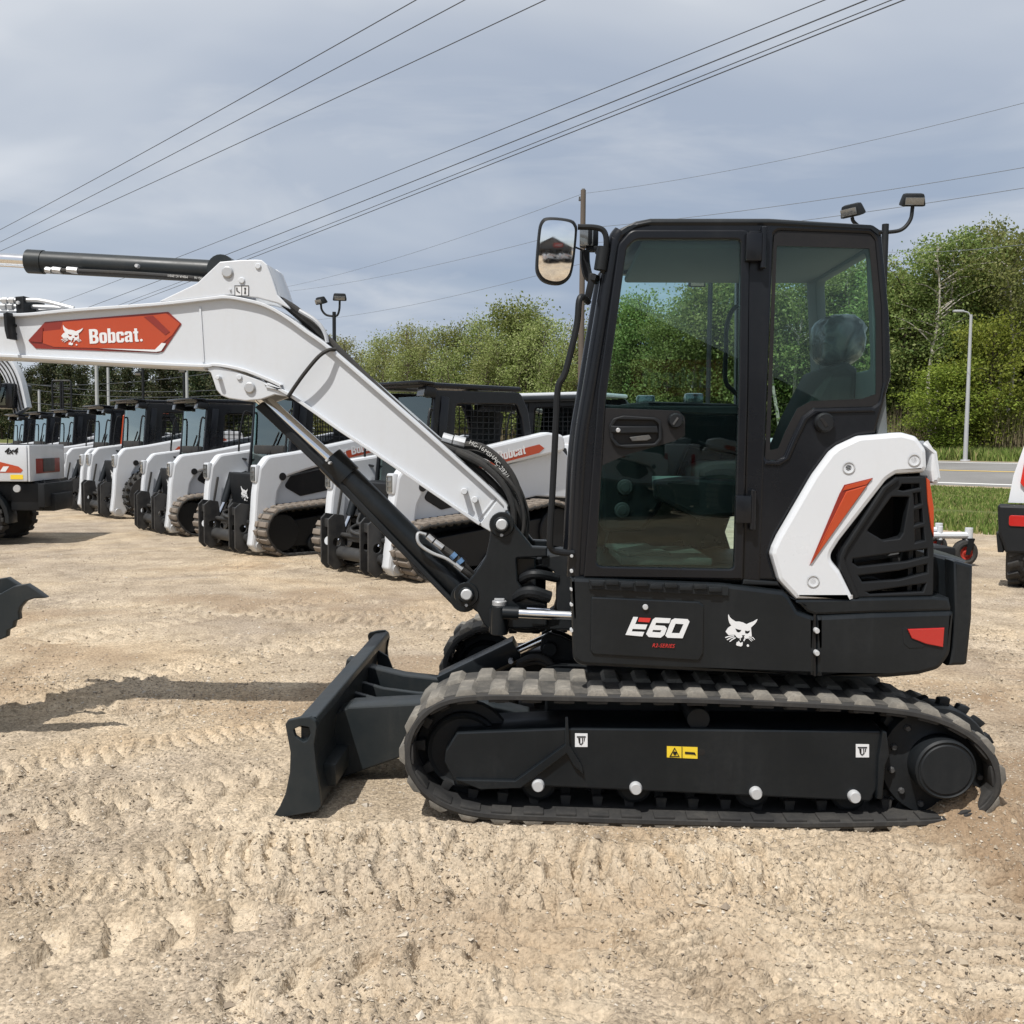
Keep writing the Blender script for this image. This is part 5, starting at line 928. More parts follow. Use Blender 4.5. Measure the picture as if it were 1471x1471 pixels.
# ================================================================ loaders in the row
def mesh_grid(m, x0, x1, z0, z1, y, nx_, nz_, t=.008, shear=0.0, axis='y'):
    for i in range(nx_ + 1):
        x = x0 + (x1 - x0) * i / nx_
        if axis == 'y': m.box((x, y, (z0 + z1) / 2), (t, t, z1 - z0), 0)
        else: m.box((y, x, (z0 + z1) / 2), (t, t, z1 - z0), 0)
    for i in range(nz_ + 1):
        z = z0 + (z1 - z0) * i / nz_
        if axis == 'y': m.box(((x0 + x1) / 2, y, z), (x1 - x0, t, t), 0)
        else: m.box((y, (x0 + x1) / 2, z), (t, x1 - x0, t), 0)
def LB(m, name, mat, parent, ang=32, label=None): return m.build(name, mat, parent, None, ang, label)
CPL = paint('coupler_black_steel', (.018, .019, .021), .45, .35, (.16, .15, .13), bump=.08, scale=7)
def make_loader():
    L = thing('track_loader', 'x', 'loader')
    tp = np.array(rnd([(-1.22, .30), (-1.08, .60), (0, .67), (.9, .80), (1.22, .70), (1.25, .25), (1.0, .0), (-1.0, .0)], [.2, .25, .6, .25, .3, .3, .25, .3], 6))
    P, Ln = resample(tp, 160); P = smooth_loop(P, 6); P, Ln = resample(P, 160)
    for y0 in (-.99, .59):
        make_track(L, P, Ln, y0, y0 + .40, .105, .026, RUBBER, TREADL, lambda m, n, mt, p: LB(m, n, mt, p), .03, False, (.075, .06))
        m = M(); fr = [(-1.0, .12), (-1.02, .42), (.95, .62), (1.05, .3), (.9, .1)]; m.plate(rnd(fr, .08), y0 + .1, y0 + .38, (), .01)
        for x, z, r in ((-.93, .30, .24), (.98, .45, .27), (.92, .16, .13), (.45, .14, .11), (0, .14, .11), (-.45, .14, .11)): m.cyl((x, y0 + .06, z), (x, y0 + .34, z), r, seg=20, bev=.015)
        LB(m, 'track_frame', BLACKP, L)
    for s in (-1, 1):
        ya, yb = (-.72, -.57) if s < 0 else (.57, .72)
        up = rnd([(-1.12, 1.10), (-1.0, 1.25), (-.55, 1.31), (1.0, 1.60), (1.26, 1.57), (1.30, 1.38), (.35, 1.22), (-.40, 1.08), (-.76, .98), (-.86, .80), (-.92, .42), (-.94, .16), (-1.03, .05), (-1.16, .05), (-1.24, .14), (-1.20, .42), (-1.17, .80)], [.10, .12, .1, .2, .08, .1, .3, .3, .14, .1, .1, .05, .05, .05, .05, .1, .1])
        m = M(); m.plate(up, ya, yb, [circ(-.96, .30, .075, 16)], .03); arm = LB(m, 'lift_arm', WHITE, L, 40)
        m = M(); yy = ya - .004 if s < 0 else yb + .004; m.cyl((-1.13, yy - .02, .135), (-1.13, yy + .02, .135), .055, seg=18); LB(m, 'pivot_boss', GALV, arm)
        m = M(); m.box((-1.135, (ya + yb) / 2, 1.03), (.07, .13, .22), .02); hl = LB(m, 'headlight', WHITE, arm); m = M(); mesh_grid(m, ya + .03, yb - .03, .95, 1.11, -1.175, 1, 3, .012, 0, 'x'); m.box((-1.165, (ya + yb) / 2, 1.03), (.02, .10, .17), .006); LB(m, 'lens', LENS, hl)
        m = M(); yo = (-.723, -.719) if s < 0 else (.719, .723)
        m.plate([(-.1, 1.20), (-.02, 1.28), (.86, 1.455), (.94, 1.41), (.86, 1.355), (-.06, 1.17)], yo[0], yo[1], (), 0); d = LB(m, 'decal', ORANGE, arm)
        m = M(); tm = word_mesh(.0012); tm.transform(Matrix.Diagonal((.125, .11, 1, 1))); Rm = Matrix.Rotation(-.2, 4, 'Y') @ ROTX
        if s < 0: m.add(tm, Matrix.Translation((.24, yo[0] - .002, 1.262)) @ Rm)
        else: m.add(tm, Matrix.Translation((.80, yo[1] + .002, 1.36)) @ Matrix.Rotation(pi, 4, 'Z') @ Matrix.Rotation(.2, 4, 'Y') @ ROTX)
        emblem(m, (lambda x, y: (.03 + (x - 200) * .00013, 1.395 - y * .00013)), yo[0] - .003 if s < 0 else yo[1], yo[0] if s < 0 else yo[1] + .003); LB(m, 'lettering', DECALW, d)
        m = M(); yy = ya - .002 if s < 0 else yb + .002; m.cyl((-.80, yy - .004, .99), (-.80, yy + .004, .99), .05, seg=14, bev=.001); m.cyl((-.15, yy - .004, 1.2), (-.15, yy + .004, 1.2), .025, seg=12, bev=.001); LB(m, 'painted_hole', BLACKF, arm)  # flat black discs paint the dark of open holes
        m = M(); m.tube([(-1.05, (ya + yb) / 2 - s * .11, .95), (-1.12, (ya + yb) / 2 - s * .12, .6), (-1.16, (ya + yb) / 2 - s * .14, .45), (-1.14, s * .3, .38)], .016, 6, 4); LB(m, 'hose', RUBBER, arm)
        m = M(); m.box((-.62, (ya + yb) / 2, 1.285), (.12, .06, .012), .002, Euler((0, -.15, 0))); LB(m, 'warning_sticker', YELLOW, arm)
        # side panel, vent window, step
        m = M(); y0, y1 = (-.64, -.45) if s < 0 else (.45, .64); vent = rnd([(-.74, .86), (-.64, .99), (-.02, 1.11), (.10, .98), (-.06, .80), (-.50, .73)], .05)
        m.plate(rnd([(-.92, .60), (-.90, .95), (-.4, 1.04), (1.3, 1.4), (1.42, 1.3), (1.42, .80), (.9, .84), (0, .70)], .05), y0, y1, (), .02); sp_ = LB(m, 'side_panel', WHITE, L)
        m = M(); yo = (y0 - .012, y0 + .01) if s < 0 else (y1 - .01, y1 + .012); m.plate(vent, yo[0], yo[1], (), .008); LB(m, 'vent_window', BLACKF, sp_)
        # tilt cylinder
        m = M(); m.tube([(-.86, s * .48, 1.0), (-1.0, s * .45, .62)], .052, 12, 1); tc_ = LB(m, 'tilt_cylinder', CHAR, L); m = M(); m.tube([(-1.0, s * .45, .62), (-1.16, s * .42, .34)], .024, 10, 1); LB(m, 'rod', CHROME, tc_)
        m = M(); m.plate(rnd([(-1.36, .10), (-1.36, .60), (-1.28, .66), (-1.16, .64), (-1.12, .40), (-1.18, .08), (-1.26, .02)], .02), s * .42 - .11, s * .42 - .085, [circ(-1.25, .34, .05, 14)], .005); m.plate(rnd([(-1.34, .10), (-1.34, .60), (-1.28, .66), (-1.16, .64), (-1.12, .40), (-1.18, .08), (-1.26, .02)], .02), s * .42 + .085, s * .42 + .11, [circ(-1.25, .34, .05, 14)], .005); m.bx(-1.30, -1.18, s * .42 - .09, s * .42 + .09, .50, .60, .01); LB(m, 'coupler_plate', CPL, L)
    m = M(); m.tube([(-1.20, -.6, .22), (-1.20, .6, .22)], .058, 14, 1); m.tube([(-1.2, -.3, .22), (-1.2, .3, .22)], .075, 14, 1); m.tube([(-1.18, -.6, .42), (-1.18, .6, .42)], .028, 10, 1); m.box((-1.12, .02, .42), (.14, .36, .13), .02); m.tube([(-1.0, -.2, .5), (-1.22, -.12, .46), (-1.2, .1, .5), (-1.02, .2, .55)], .018, 8); m.tube([(-1.0, -.1, .6), (-1.16, 0, .56), (-1.05, .15, .66)], .016, 8); LB(m, 'coupler_bar', CPL, L)
    m = M(); m.bx(-.74, 1.3, -.50, .50, .32, 1.02, .04); m.bx(.62, 1.48, -.60, .60, .5, 1.42, .06); bod = LB(m, 'body', BLACKP, L)
    m = M(); m.box((-.88, 0, .76), (.10, .84, .52), .03, Euler((0, -.12, 0))); fp_ = LB(m, 'front_panel', BLACKP, L)
    em = M(); emblem(em, (lambda x, y: ((x - 735) * .00017, .86 - y * .00017)), -.002, .002); em.bm.transform(Matrix.Translation((-.938, 0, .02)) @ Matrix.Rotation(-.12, 4, 'Y') @ Matrix.Translation((0, 0, 0.0)) @ Matrix.Rotation(-pi / 2, 4, 'Z')); bmesh.ops.translate(em.bm, verts=em.bm.verts[:], vec=(.082, 0, .0)); LB(em, 'emblem', DECALW, fp_)
    # cab
    side = rnd([(-.86, .96), (-.74, 2.04), (.48, 2.06), (.60, 1.86), (.68, 1.45), (.50, 1.32), (-.1, 1.18)], [.03, .05, .10, .12, .08, .05, .05]); win = rnd([(-.50, 1.28), (-.46, 1.90), (.42, 1.92), (.50, 1.76), (.55, 1.50), (-.05, 1.32)], .06)
    m = M()
    for y in (-.54, .49): m.plate(side, y, y + .05, [win], .012)
    m.xplate([(-.46, 1.3), (.46, 1.3), (.46, 1.95), (-.46, 1.95)], .56, .60, [rnd([(-.38, 1.45), (.38, 1.45), (.38, 1.85), (-.38, 1.85)], .05)], .01); cab_ = LB(m, 'cab', CABM, L)
    m = M(); m.box((-.21, 0, 2.095), (1.42, 1.08, .06), .028); m.box((-.90, 0, 2.115), (.22, 1.18, .035), .014, Euler((0, .06, 0))); LB(m, 'roof', CABM, cab_, 45)
    for s in (-1, 1):
        m = M(); m.box((-.83, s * .50, 2.02), (.16, .17, .11), .03, Euler((0, .2, 0))); lp = LB(m, 'work_lamp', BLACKP, cab_); m = M(); m.box((-.915, s * .50, 2.01), (.012, .13, .075), .004, Euler((0, .2, 0))); LB(m, 'lens', LENS, lp)
        m = M(); m.tube([(-.80, s * .56, 1.82), (-.87, s * .60, 1.80), (-.93, s * .62, 1.40), (-.93, s * .60, 1.22), (-.86, s * .54, 1.18)], .014, 8, 4); LB(m, 'grab_rail', BLACKP, cab_)
        m = M(); mesh_grid(m, -.48, .54, 1.30, 1.90, s * .505, 12, 9, .008); LB(m, 'window_guard', BLACKP, cab_)
        m = M(); m.box((-.66, s * .535, 1.55), (.11, .045, .85), .012, Euler((0, .10, 0))); LB(m, 'door_post', CABM, cab_)
    m = M(); m.loft([[(-.835, -.46, 1.02), (-.83, -.46, 1.02), (-.83, .46, 1.02), (-.835, .46, 1.02)], [(-.752, -.48, 1.98), (-.747, -.48, 1.98), (-.747, .48, 1.98), (-.752, .48, 1.98)]]); ws = LB(m, 'windscreen', GLASSL, cab_)
    m = M(); m.tube([(-.85, .05, 1.02), (-.84, -.05, 1.25), (-.815, -.25, 1.55)], .012, 6); m.tube([(-.85, .12, 1.02), (-.84, .02, 1.25), (-.82, -.2, 1.45)], .008, 6); LB(m, 'wiper', BLACKP, ws)
    m = M(); m.box((-.72, 0, 1.32), (.25, .8, .12), .03); m.box((.12, 0, 1.2), (.5, .5, .14), .05); m.box((.38, 0, 1.52), (.14, .48, .66), .06, Euler((0, .15, 0))); LB(m, 'seat', SEATM, cab_)
    for c in (cab_,): c.location.x = .24
    m = M(); m.bx(1.42, 1.52, -.62, .62, .62, 1.46, .04); tg = LB(m, 'tailgate', WHITE, L)
    for s in (-1, 1): m = M(); m.bx(1.515, 1.535, s * .52 - .06, s * .52 + .06, .8, 1.25, .008); LB(m, 'tail_lamp', REDLENS, tg)
    return L
LD = make_loader(); GL = 'white loaders parked in a slanting row'
LH = radians(42)
def place(o, foot, dist, h, label, sc=1.06, dz=0):
    q = D(foot[0], foot[1], dist); lx, ly = -1.13 * sc, -.72 * sc; ox, oy = lx * cos(h) - ly * sin(h), lx * sin(h) + ly * cos(h)
    o.location = (q.x - ox, q.y - oy, dz); o.rotation_euler = (0, 0, h); o.scale = (sc, sc, sc); tag(o, label, 'loader', GL); return o
gd = lambda y: 1.58 * 1443 / (y - 633)
LLAB = ['white track loader nearest the boom foot, its coupler and front under the black lift cylinder', 'white track loader with bare coupler just left of the lift cylinder, emblem on its front', 'white track loader third from the boom foot, below the boom pin bracket',
  'white loader fourth from the boom foot, below the boom decal text', 'white loader with orange edged cab door, just right of the white utility truck bed', 'white loader right behind the utility truck tailgate, mostly cab showing', 'white loader whose cab shows above the 4x4 marking of the truck bed', 'white loader at the far left end of the row, cut by the picture edge']
spots = [((570, 838), gd(838)), ((373, 804), gd(804)), ((250, 776), gd(776)), ((170, 752), gd(752)), ((122, 741), gd(741))]
cur = None; loaders = []
for i, lab in enumerate(LLAB):
    o = LD if i == 0 else copy_tree(LD)
    if i < 5: place(o, *spots[i], LH + (0, .05, -.04, .03, -.02)[i], lab, (1.06, 1.08, 1.05, 1.10, 1.07)[i])
    else:
        k = i - 4; b = D(122, 741, gd(741)); f = (b.x - 2.0 * k, b.y + 2.6 * k); h = LH; lx, ly = -1.2, -.93; o.location = (f[0] - lx * cos(h) + ly * sin(h), f[1] - lx * sin(h) - ly * cos(h), 0); o.rotation_euler = (0, 0, h); o.scale = (1.06,) * 3; tag(o, lab, 'loader', GL)
    loaders.append(o)
# the fourth and fifth run on wheels instead of tracks; the fifth has an orange door edge
m = M(); m.lathe([(0, -.10), (.2, -.10), (.22, -.13), (.36, -.13), (.41, -.08), (.41, .08), (.36, .13), (.22, .13), (.2, .05), (0, .05)], (0, 0, 0), (0, -1, 0), 28)
for k in range(22):
    a = 2 * pi * k / 22
    for s in (-1, 1): m.box((.415 * cos(a + s * .07), s * .07, .415 * sin(a + s * .07)), (.05, .13, .05), .008, Matrix.Rotation(-a, 4, 'Y') @ Matrix.Rotation(s * .5, 4, 'X'))
wm_ = None
for o in (loaders[3], loaders[4]):
    o.name = 'wheeled_loader'
    for ch in list(o.children):
        if ch.name.split('.')[0] in ('track', 'track_frame'):
            for g in list(ch.children): bpy.data.objects.remove(g)
            bpy.data.objects.remove(ch)
    for x in (-.62, .62):
        for y in (-.76, .76):
            if wm_ is None: w_ = m.build('wheel', RUBBER, o); wm_ = w_.data
            else: w_ = bpy.data.objects.new('wheel', wm_); COL.objects.link(w_); w_.parent = o
            w_.location = (x, y, .41)
cab5 = [c for c in loaders[4].children if c.name.split('.')[0] == 'cab'][0]
m = M(); m.tube([(-.60, -.555, 1.16), (-.52, -.555, 1.92), (-.44, -.555, 2.0), (.4, -.555, 2.0)], .018, 8, 1); m.build('door_edge', ORANGE, cab5)
for i in (2, 4, 6):
    for ch in loaders[i].children:
        if ch.name.split('.')[0] == 'lift_arm':
            for g in list(ch.children):
                if g.name.split('.')[0] == 'decal':
                    for k in list(g.children): bpy.data.objects.remove(k)
                    bpy.data.objects.remove(g)
for i, (x, y, a) in enumerate(((1.2, -19, 2.6), (4.4, -20, 2.7), (7.6, -19.5, 2.5))):
    o = copy_tree(LD); o.location = (x, y, 0); o.rotation_euler = (0, 0, a); tag(o, ['white loader mirrored dimly at the left of the cab door glass', 'white loader mirrored dimly in the middle of the cab door glass', 'white loader mirrored dimly near the cab door hinge'][i], 'loader', 'loaders mirrored in the door glass')
# loader standing behind, seen from its rear left between boom foot and cab
o = copy_tree(LD); o.location = (.32, 12.0, 0); o.rotation_euler = (0, 0, radians(-35)); o.scale = (1.12,) * 3; tag(o, 'white roofed track loader behind the boom hoses, red tail lamp toward the cab', 'loader', GL)
for ch in o.children:
    if ch.name.split('.')[0] == 'cab':
        for g in ch.children:
            if g.name.split('.')[0] == 'roof': g.data = g.data.copy(); g.data.materials[0] = WHITE
        m = M(); m.tube([(-.9, -.60, 2.03), (.5, -.60, 2.03)], .05, 12, 1); m.build('roof_bar', CHAR, ch)
# ================================================================ white utility truck bed at the left edge
UV = thing('utility_vehicle', 'white utility truck with orange stripe and 4x4 marking, cut off at the left edge', 'utility vehicle', (0, 0, 0))
q = D(42, 790, 14.3); UV.location = (q.x, q.y, 0); UV.rotation_euler = (0, 0, radians(7))
def VB(m, n, mat, p=None, **k): return m.build(n, mat, p or UV, None, **k)
m = M(); m.bx(-1.7, 0, 0, 1.45, .93, 1.46, .03); bed = VB(m, 'bed', WHITE); m = M(); m.bx(-1.66, -.04, .04, 1.41, 1.463, 1.467, 0); VB(m, 'bed_liner', BLACKP, bed)
m = M(); m.plate([(-.06, 1.10), (-.09, 1.06), (-.55, 1.06), (-1.6, 1.02), (-1.6, 1.42), (-.55, 1.26), (-.12, 1.15)], -.004, 0.002, (), 0); VB(m, 'accent_stripe', ORANGE, bed); m = M(); m.plate([(-.38, 1.075), (-.30, 1.075), (-.25, 1.15), (-.33, 1.15)], -.008, -.004, (), 0); VB(m, 'stripe_gap', DECALW, bed)
m = M(); m.text('4x4', .12, Matrix.Translation((-.31, -.006, 1.335)) @ ROTX, shear=.25, off=.004, half=.001); VB(m, 'lettering', BLACKF, bed)
m = M(); m.plate(rect(-.235, .965, -.06, 1.03), -.004, .002, (), 0); VB(m, 'warning_sticker', YELLOW, bed)
m = M(); m.bx(.0, .03, .02, 1.43, .93, 1.46, .01); tg = VB(m, 'tailgate', WHITE); m = M(); m.bx(.026, .04, .25, 1.2, 1.04, 1.26, .006); VB(m, 'tailgate_panel', ORANGED, tg); m = M(); m.bx(.03, .055, .5, .95, 1.06, 1.26, .01); VB(m, 'latch', LSTEEL, tg)
m = M(); m.bx(-1.6, .05, .2, 1.25, .62, .92, .04); m.bx(-.1, .26, .35, 1.1, .48, .74, .03); m.bx(-.3, .1, .15, .3, .5, .9, .02); m.tube([(-.6, .3, .4), (-.2, .35, .75), (.1, .4, .9)], .05, 8); m.bx(.1, .2, .1, 1.3, .55, .9, .02); VB(m, 'chassis', BLACKP)
m = M(); m.lathe([(0, .02), (.05, .02), (.055, 0)], (-.14, -.02, .83), (0, -1, 0), 16); m.build('tow_eye', GALV, UV)
for y in (.17, 1.28):
    for x in (-.78, -3.0):
        m = M(); m.lathe([(0, -.11), (.17, -.11), (.20, -.15), (.33, -.15), (.385, -.10), (.39, .10), (.33, .15), (.20, .15), (.17, .06), (0, .06)], (x, y, .37), (0, -1, 0), 28)
        for k in range(20): a = 2 * pi * k / 20; m.box((x + .39 * cos(a), y, .37 + .39 * sin(a)), (.04, .24, .06), .008, Matrix.Rotation(-a, 4, 'Y'))
        VB(m, 'wheel', RUBBER)
m = M(); sec = [(-.78 + .50 * cos(a), .37 + .52 * sin(a)) for a in np.linspace(-.1, pi + .1, 16)]; m.plate(sec + [(-.78 + .44 * cos(a), .37 + .45 * sin(a)) for a in np.linspace(pi + .1, -.1, 16)], .02, .34, (), .008); VB(m, 'fender', CHAR)
m = M(); m.bx(-3.4, -1.75, .02, 1.43, .75, 1.2, .05); m.plate(rnd([(-1.75, 1.2), (-1.75, 1.42), (-2.2, 1.55), (-3.0, 1.3), (-3.4, 1.2)], .05), .05, 1.4, (), .02); VB(m, 'hood', WHITE)
m = M(); m.bx(-1.66, -.95, .15, 1.3, 1.43, 1.50, .03); VB(m, 'seat_cushion', paint('faded_red_vinyl', (.25, .09, .09), .6, .2))
# ================================================================ white off-road buggy rear at the right edge
RV = thing('utility_vehicle', 'white utility vehicle tail with red lamps and knobby tyre at the right edge', 'utility vehicle'); q = D(1428, 836, 11.2); RV.location = (q.x, q.y, 0); RV.rotation_euler = (0, 0, radians(-27))
def RB(m, n, mat, p=None, **k): return m.build(n, mat, p or RV, None, **k)
m = M(); m.loft([[(.10, .12, .95), (1.45, .12, .95), (1.45, 1.9, .95), (.10, 1.9, .95)], [(.14, .14, 1.25), (1.4, .14, 1.25), (1.4, 1.9, 1.25), (.14, 1.9, 1.25)], [(.24, .22, 1.62), (1.3, .22, 1.62), (1.3, 1.9, 1.62), (.24, 1.9, 1.62)]]); bd = RB(m, 'body', WHITE)
m = M(); m.plate(rnd([(.0, .93), (1.58, .93), (1.58, .62), (1.5, .42), (.10, .40), (.02, .62)], .03), .0, .25, (), .03); bp = RB(m, 'bumper', BLACKP); m = M(); m.plate(rnd([(.12, .82), (1.46, .82), (1.46, .70), (.12, .70)], .03), -.015, .02, (), .006); RB(m, 'reflector', REDLENS, bp)
m = M(); m.plate(rnd([(.21, 1.17), (.24, 1.40), (.30, 1.50), (.46, 1.48), (.46, 1.14), (.25, 1.12)], .03), .09, .18, (), .01); RB(m, 'tail_lamp', paint('bright_red_lens', (.55, .03, .02), .15, .02, coat=.5), bd)
for x in (.26, 1.32):
    m = M(); m.lathe([(0, -.12), (.2, -.12), (.22, -.15), (.30, -.16), (.36, -.11), (.36, .11), (.30, .16), (.22, .15), (.2, .1), (0, .1)], (x, .42, .37), (1, 0, 0), 28)
    for k in range(18):
        a = 2 * pi * k / 18
        for s in (-1, 1): m.box((x + s * .075, .42 + .365 * cos(a + s * .09), .37 + .365 * sin(a + s * .09)), (.12, .06, .05), .01, Matrix.Rotation(a + pi / 2, 4, 'X') @ Matrix.Rotation(s * .4, 4, 'Z'))
    RB(m, 'wheel', RUBBER)
m = M(); m.plate(rnd([(-.005, .62), (.02, .40), (.08, .40), (.06, .62)], .01), .05, .5, (), .01); RB(m, 'mud_flap', BLACKP)
# ================================================================ mower
MW = thing('ride_on_mower', 'white framed ride-on mower with red wheel rims parked behind the counterweight', 'mower'); q = D(1380, 803, 13.3); MW.location = (q.x, q.y, 0); MW.rotation_euler = (0, 0, radians(8))
def MB(m, n, mat, p=None, **k): return m.build(n, mat, p or MW, None, **k)
m = M(); m.tube([(-.9, .0, .40), (.10, .0, .40)], .045, 10, 1); m.tube([(-.55, -.0, .40), (-.30, .75, .40)], .04, 8, 1); m.tube([(-.9, .75, .40), (.1, .75, .40)], .045, 10, 1); m.cyl((.1, 0, .33), (.1, 0, .50), .05, seg=14); m.cyl((.1, .75, .33), (.1, .75, .50), .05, seg=14); m.cyl((-.3, .0, .34), (-.3, .0, .52), .035, seg=12); MB(m, 'frame', WHITE)
for y in (0, .75):
    m = M(); m.lathe([(.085, -.05), (.12, -.065), (.155, -.055), (.17, -.03), (.17, .03), (.155, .055), (.12, .065), (.085, .05)], (.05, y, .17), (0, -1, 0), 24); wl = MB(m, 'caster_wheel', RUBBER)
    m = M(); m.lathe([(0, -.03), (.085, -.05), (.09, -.04), (.09, .04), (.085, .05), (.06, .02), (.03, .03), (.03, .06), (0, .065)], (.05, y, .17), (0, -1, 0), 20); MB(m, 'rim', RUBR, wl)
    m = M(); m.plate([(.02, .15), (.08, .15), (.14, .36), (.06, .36)], y - .085, y - .07, (), .002); m.plate([(.02, .15), (.08, .15), (.14, .36), (.06, .36)], y + .07, y + .085, (), .002); m.bx(.06, .14, y - .085, y + .085, .345, .365, .004); MB(m, 'caster_fork', BLACKP, wl)
m = M(); m.bx(-1.0, -.2, -.25, 1.0, .1, .27, .05); MB(m, 'deck', BLACKP)
for y in (-.1, .85): m = M(); m.cyl((-1.15, y - .11, .28), (-1.15, y + .11, .28), .28, seg=24, bev=.04); MB(m, 'drive_wheel', RUBBER)
m = M(); m.bx(-1.1, -.7, .15, .6, .5, .62, .05); m.box((-1.08, .375, .82), (.12, .45, .4), .05); MB(m, 'seat', SEATM)
# ================================================================ far white excavator at the left edge
FE = thing('excavator', 'distant white excavator with black striped arched boom above the left cab row', 'excavator'); q = D(6, 640, 30); FE.location = (q.x, q.y, 0)
def FB(m, n, mat, p=None, **k): return m.build(n, mat, p or FE, None, **k)
z = lambda y: 1.58 + (633 - y) * 30 / 1443
arc = [(-.5, z(514)), (0, z(513)), (.3, z(524)), (.55, z(548)), (.74, z(590))]; m = M(); a_ = dense([(x, zz_) for x, zz_ in arc], 4); b2 = dense([(x - .42, zz_ - .25) for x, zz_ in arc], 4); m.plate(a_ + b2[::-1], 0, .3, (), .01); bm_ = FB(m, 'boom', WHITE)
for k in range(4): m = M(); m.tube([(x - .10 - .09 * k, -.03, zz_ - .04 - .05 * k) for x, zz_ in arc], .02, 6, 4); FB(m, 'hose', RUBBER, bm_)
m = M(); m.bx(-.9, .45, -.3, .9, z(592), z(556), .06); cb_ = FB(m, 'cab', CABM); m = M(); m.bx(-.7, .25, -.315, -.29, z(588), z(562), .02); FB(m, 'window', GLASSL, cb_)
m = M(); m.bx(-2, .8, -.6, 1.4, .6, z(645), .08); FB(m, 'house', CHARM); m = M(); m.bx(-2.2, 1, -.7, -.2, 0, .7, .2); FB(m, 'track', RUBBER); m = M(); m.bx(-2.2, 1, .9, 1.4, 0, .7, .2); FB(m, 'track', RUBBER); m = M(); m.bx(-1, 0, -.2, .9, .4, .9, .1); FB(m, 'carrier', BLACKP)
m = M(); m.tube([(.05, -.5, z(545)), (.15, -.5, z(541)), (.22, -.5, z(560)), (.05, -.5, z(585))], .03, 8, 2); FB(m, 'grab_rail', BLACKP, cb_)
for px_, lab in ((84, 'left black mast frame standing behind the loader cabs'), (96, 'right black mast frame standing behind the loader cabs')):
    q = D(px_, 547, 34); t = thing('mast_frame', lab, 'mast', (q.x, q.y, 0), 0, 'black mast frames'); h = q.z
    m = M(); m.tube([(-.22, 0, 0), (-.22, 0, h - .05), (-.17, 0, h), (.1, 0, h), (.14, 0, h - .05), (.14, 0, 0)], .035, 8, 1); m.build('upright', BLACKP, t); m = M()
    for k in range(4): m.tube([(-.2, 0, h - .3 - .25 * k), (.12, 0, h - .3 - .25 * k)], .02, 6, 1)
    m.build('rungs', BLACKP, t)
# ================================================================ trees
def leaves(C, n, sig, size, flat=.5, droop=0):
    k = rng.integers(0, len(C), n); c = C[k] + rng.normal(size=(n, 3)) * sig * np.array([1, 1, .75])
    a = rng.uniform(0, 2 * pi, n); el = rng.normal(size=n) * .7; u = np.stack([np.cos(a) * np.cos(el), np.sin(a) * np.cos(el), np.sin(el) - droop], 1)
    r = rng.normal(size=(n, 3)); v = np.cross(u, r); v /= np.linalg.norm(v, axis=1)[:, None] + 1e-9; s = size * (.6 + .8 * rng.random(n))[:, None]
    V = np.stack([c - u * s * .5, c + v * s * flat * .5 - u * s * .05, c + u * s * .5, c - v * s * flat * .5 - u * s * .05], 1)
    return V.reshape(-1, 3), np.arange(4 * n).reshape(n, 4)
TOPZ = {}
def tree_proto(name, H, c0, rad, leaf, bark, n, size, sig, limbs, stems=1, shape='oval', label='', trunk_r=.14):
    root = thing(name, label, 'tree'); m = M(); C = []
    for st in range(stems):
        bx_, by_ = (random.gauss(0, .5), random.gauss(0, .5)) if stems > 1 else (0, 0); lean = (random.gauss(0, .05), random.gauss(0, .05)); hh = H * random.uniform(.82, .98) if stems > 1 else H * .96
        tr_ = [Vector((bx_ + lean[0] * z * 1.2 + .15 * sin(z * .7 + st), by_ + lean[1] * z * 1.2 + .15 * cos(z * .6 + st), z)) for z in np.linspace(0, hh, 10)]
        m.tube(tr_, [trunk_r * (1 - .85 * k / 30) for k in range(30)], 7, 3)
        for L in range(limbs):
            f = c0 + (1 - c0) * ((L + random.random()) / limbs) * .96; z = hh * f; b = tr_[min(int(f * 9), 9)]
            t = (f - c0) / (1 - c0)
            if shape == 'oval': R = rad * (sin(pi * min(max(.12 + .80 * t, 0), 1)) ** .7)
            elif shape == 'cone': R = rad * (1.02 - t) ** .8
            else: R = rad * (.55 + .5 * sin(pi * t))
            R *= random.uniform(.45, 1.1); a = random.uniform(0, 2 * pi); up = random.uniform(.15, .7) if shape != 'cone' else random.uniform(-.15, .2)
            b = Vector((b.x, b.y, z)); e = b + Vector((cos(a) * R, sin(a) * R, R * up)); mid = b.lerp(e, .5) + Vector((0, 0, R * .12))
            m.tube([b, mid, e], [trunk_r * .30, trunk_r * .25, trunk_r * .18, trunk_r * .12, trunk_r * .07], 5, 3)
            for q in (.45, .65, .8, .95, 1.08):
                p = b.lerp(e, q) + Vector((random.gauss(0, .25), random.gauss(0, .25), random.gauss(.1, .25))); C.append(p)
    m.build('trunk', bark, root)
    V, F = leaves(np.array([tuple(c) for c in C]), n, sig, size, .6); V[:, 2] = np.maximum(V[:, 2], .1)
    np_mesh('crown', V, F, leaf, root, smooth=False); TOPZ[root.name] = float(np.percentile(V[:, 2], 99.2)); return root
def d_at(px, s):
    lo, hi = 20, 300
    for _ in range(40):
        mid = (lo + hi) / 2; q = D(px, 640, mid)
        if s_of(q.x, q.y) < s: lo = mid
        else: hi = mid
    return lo
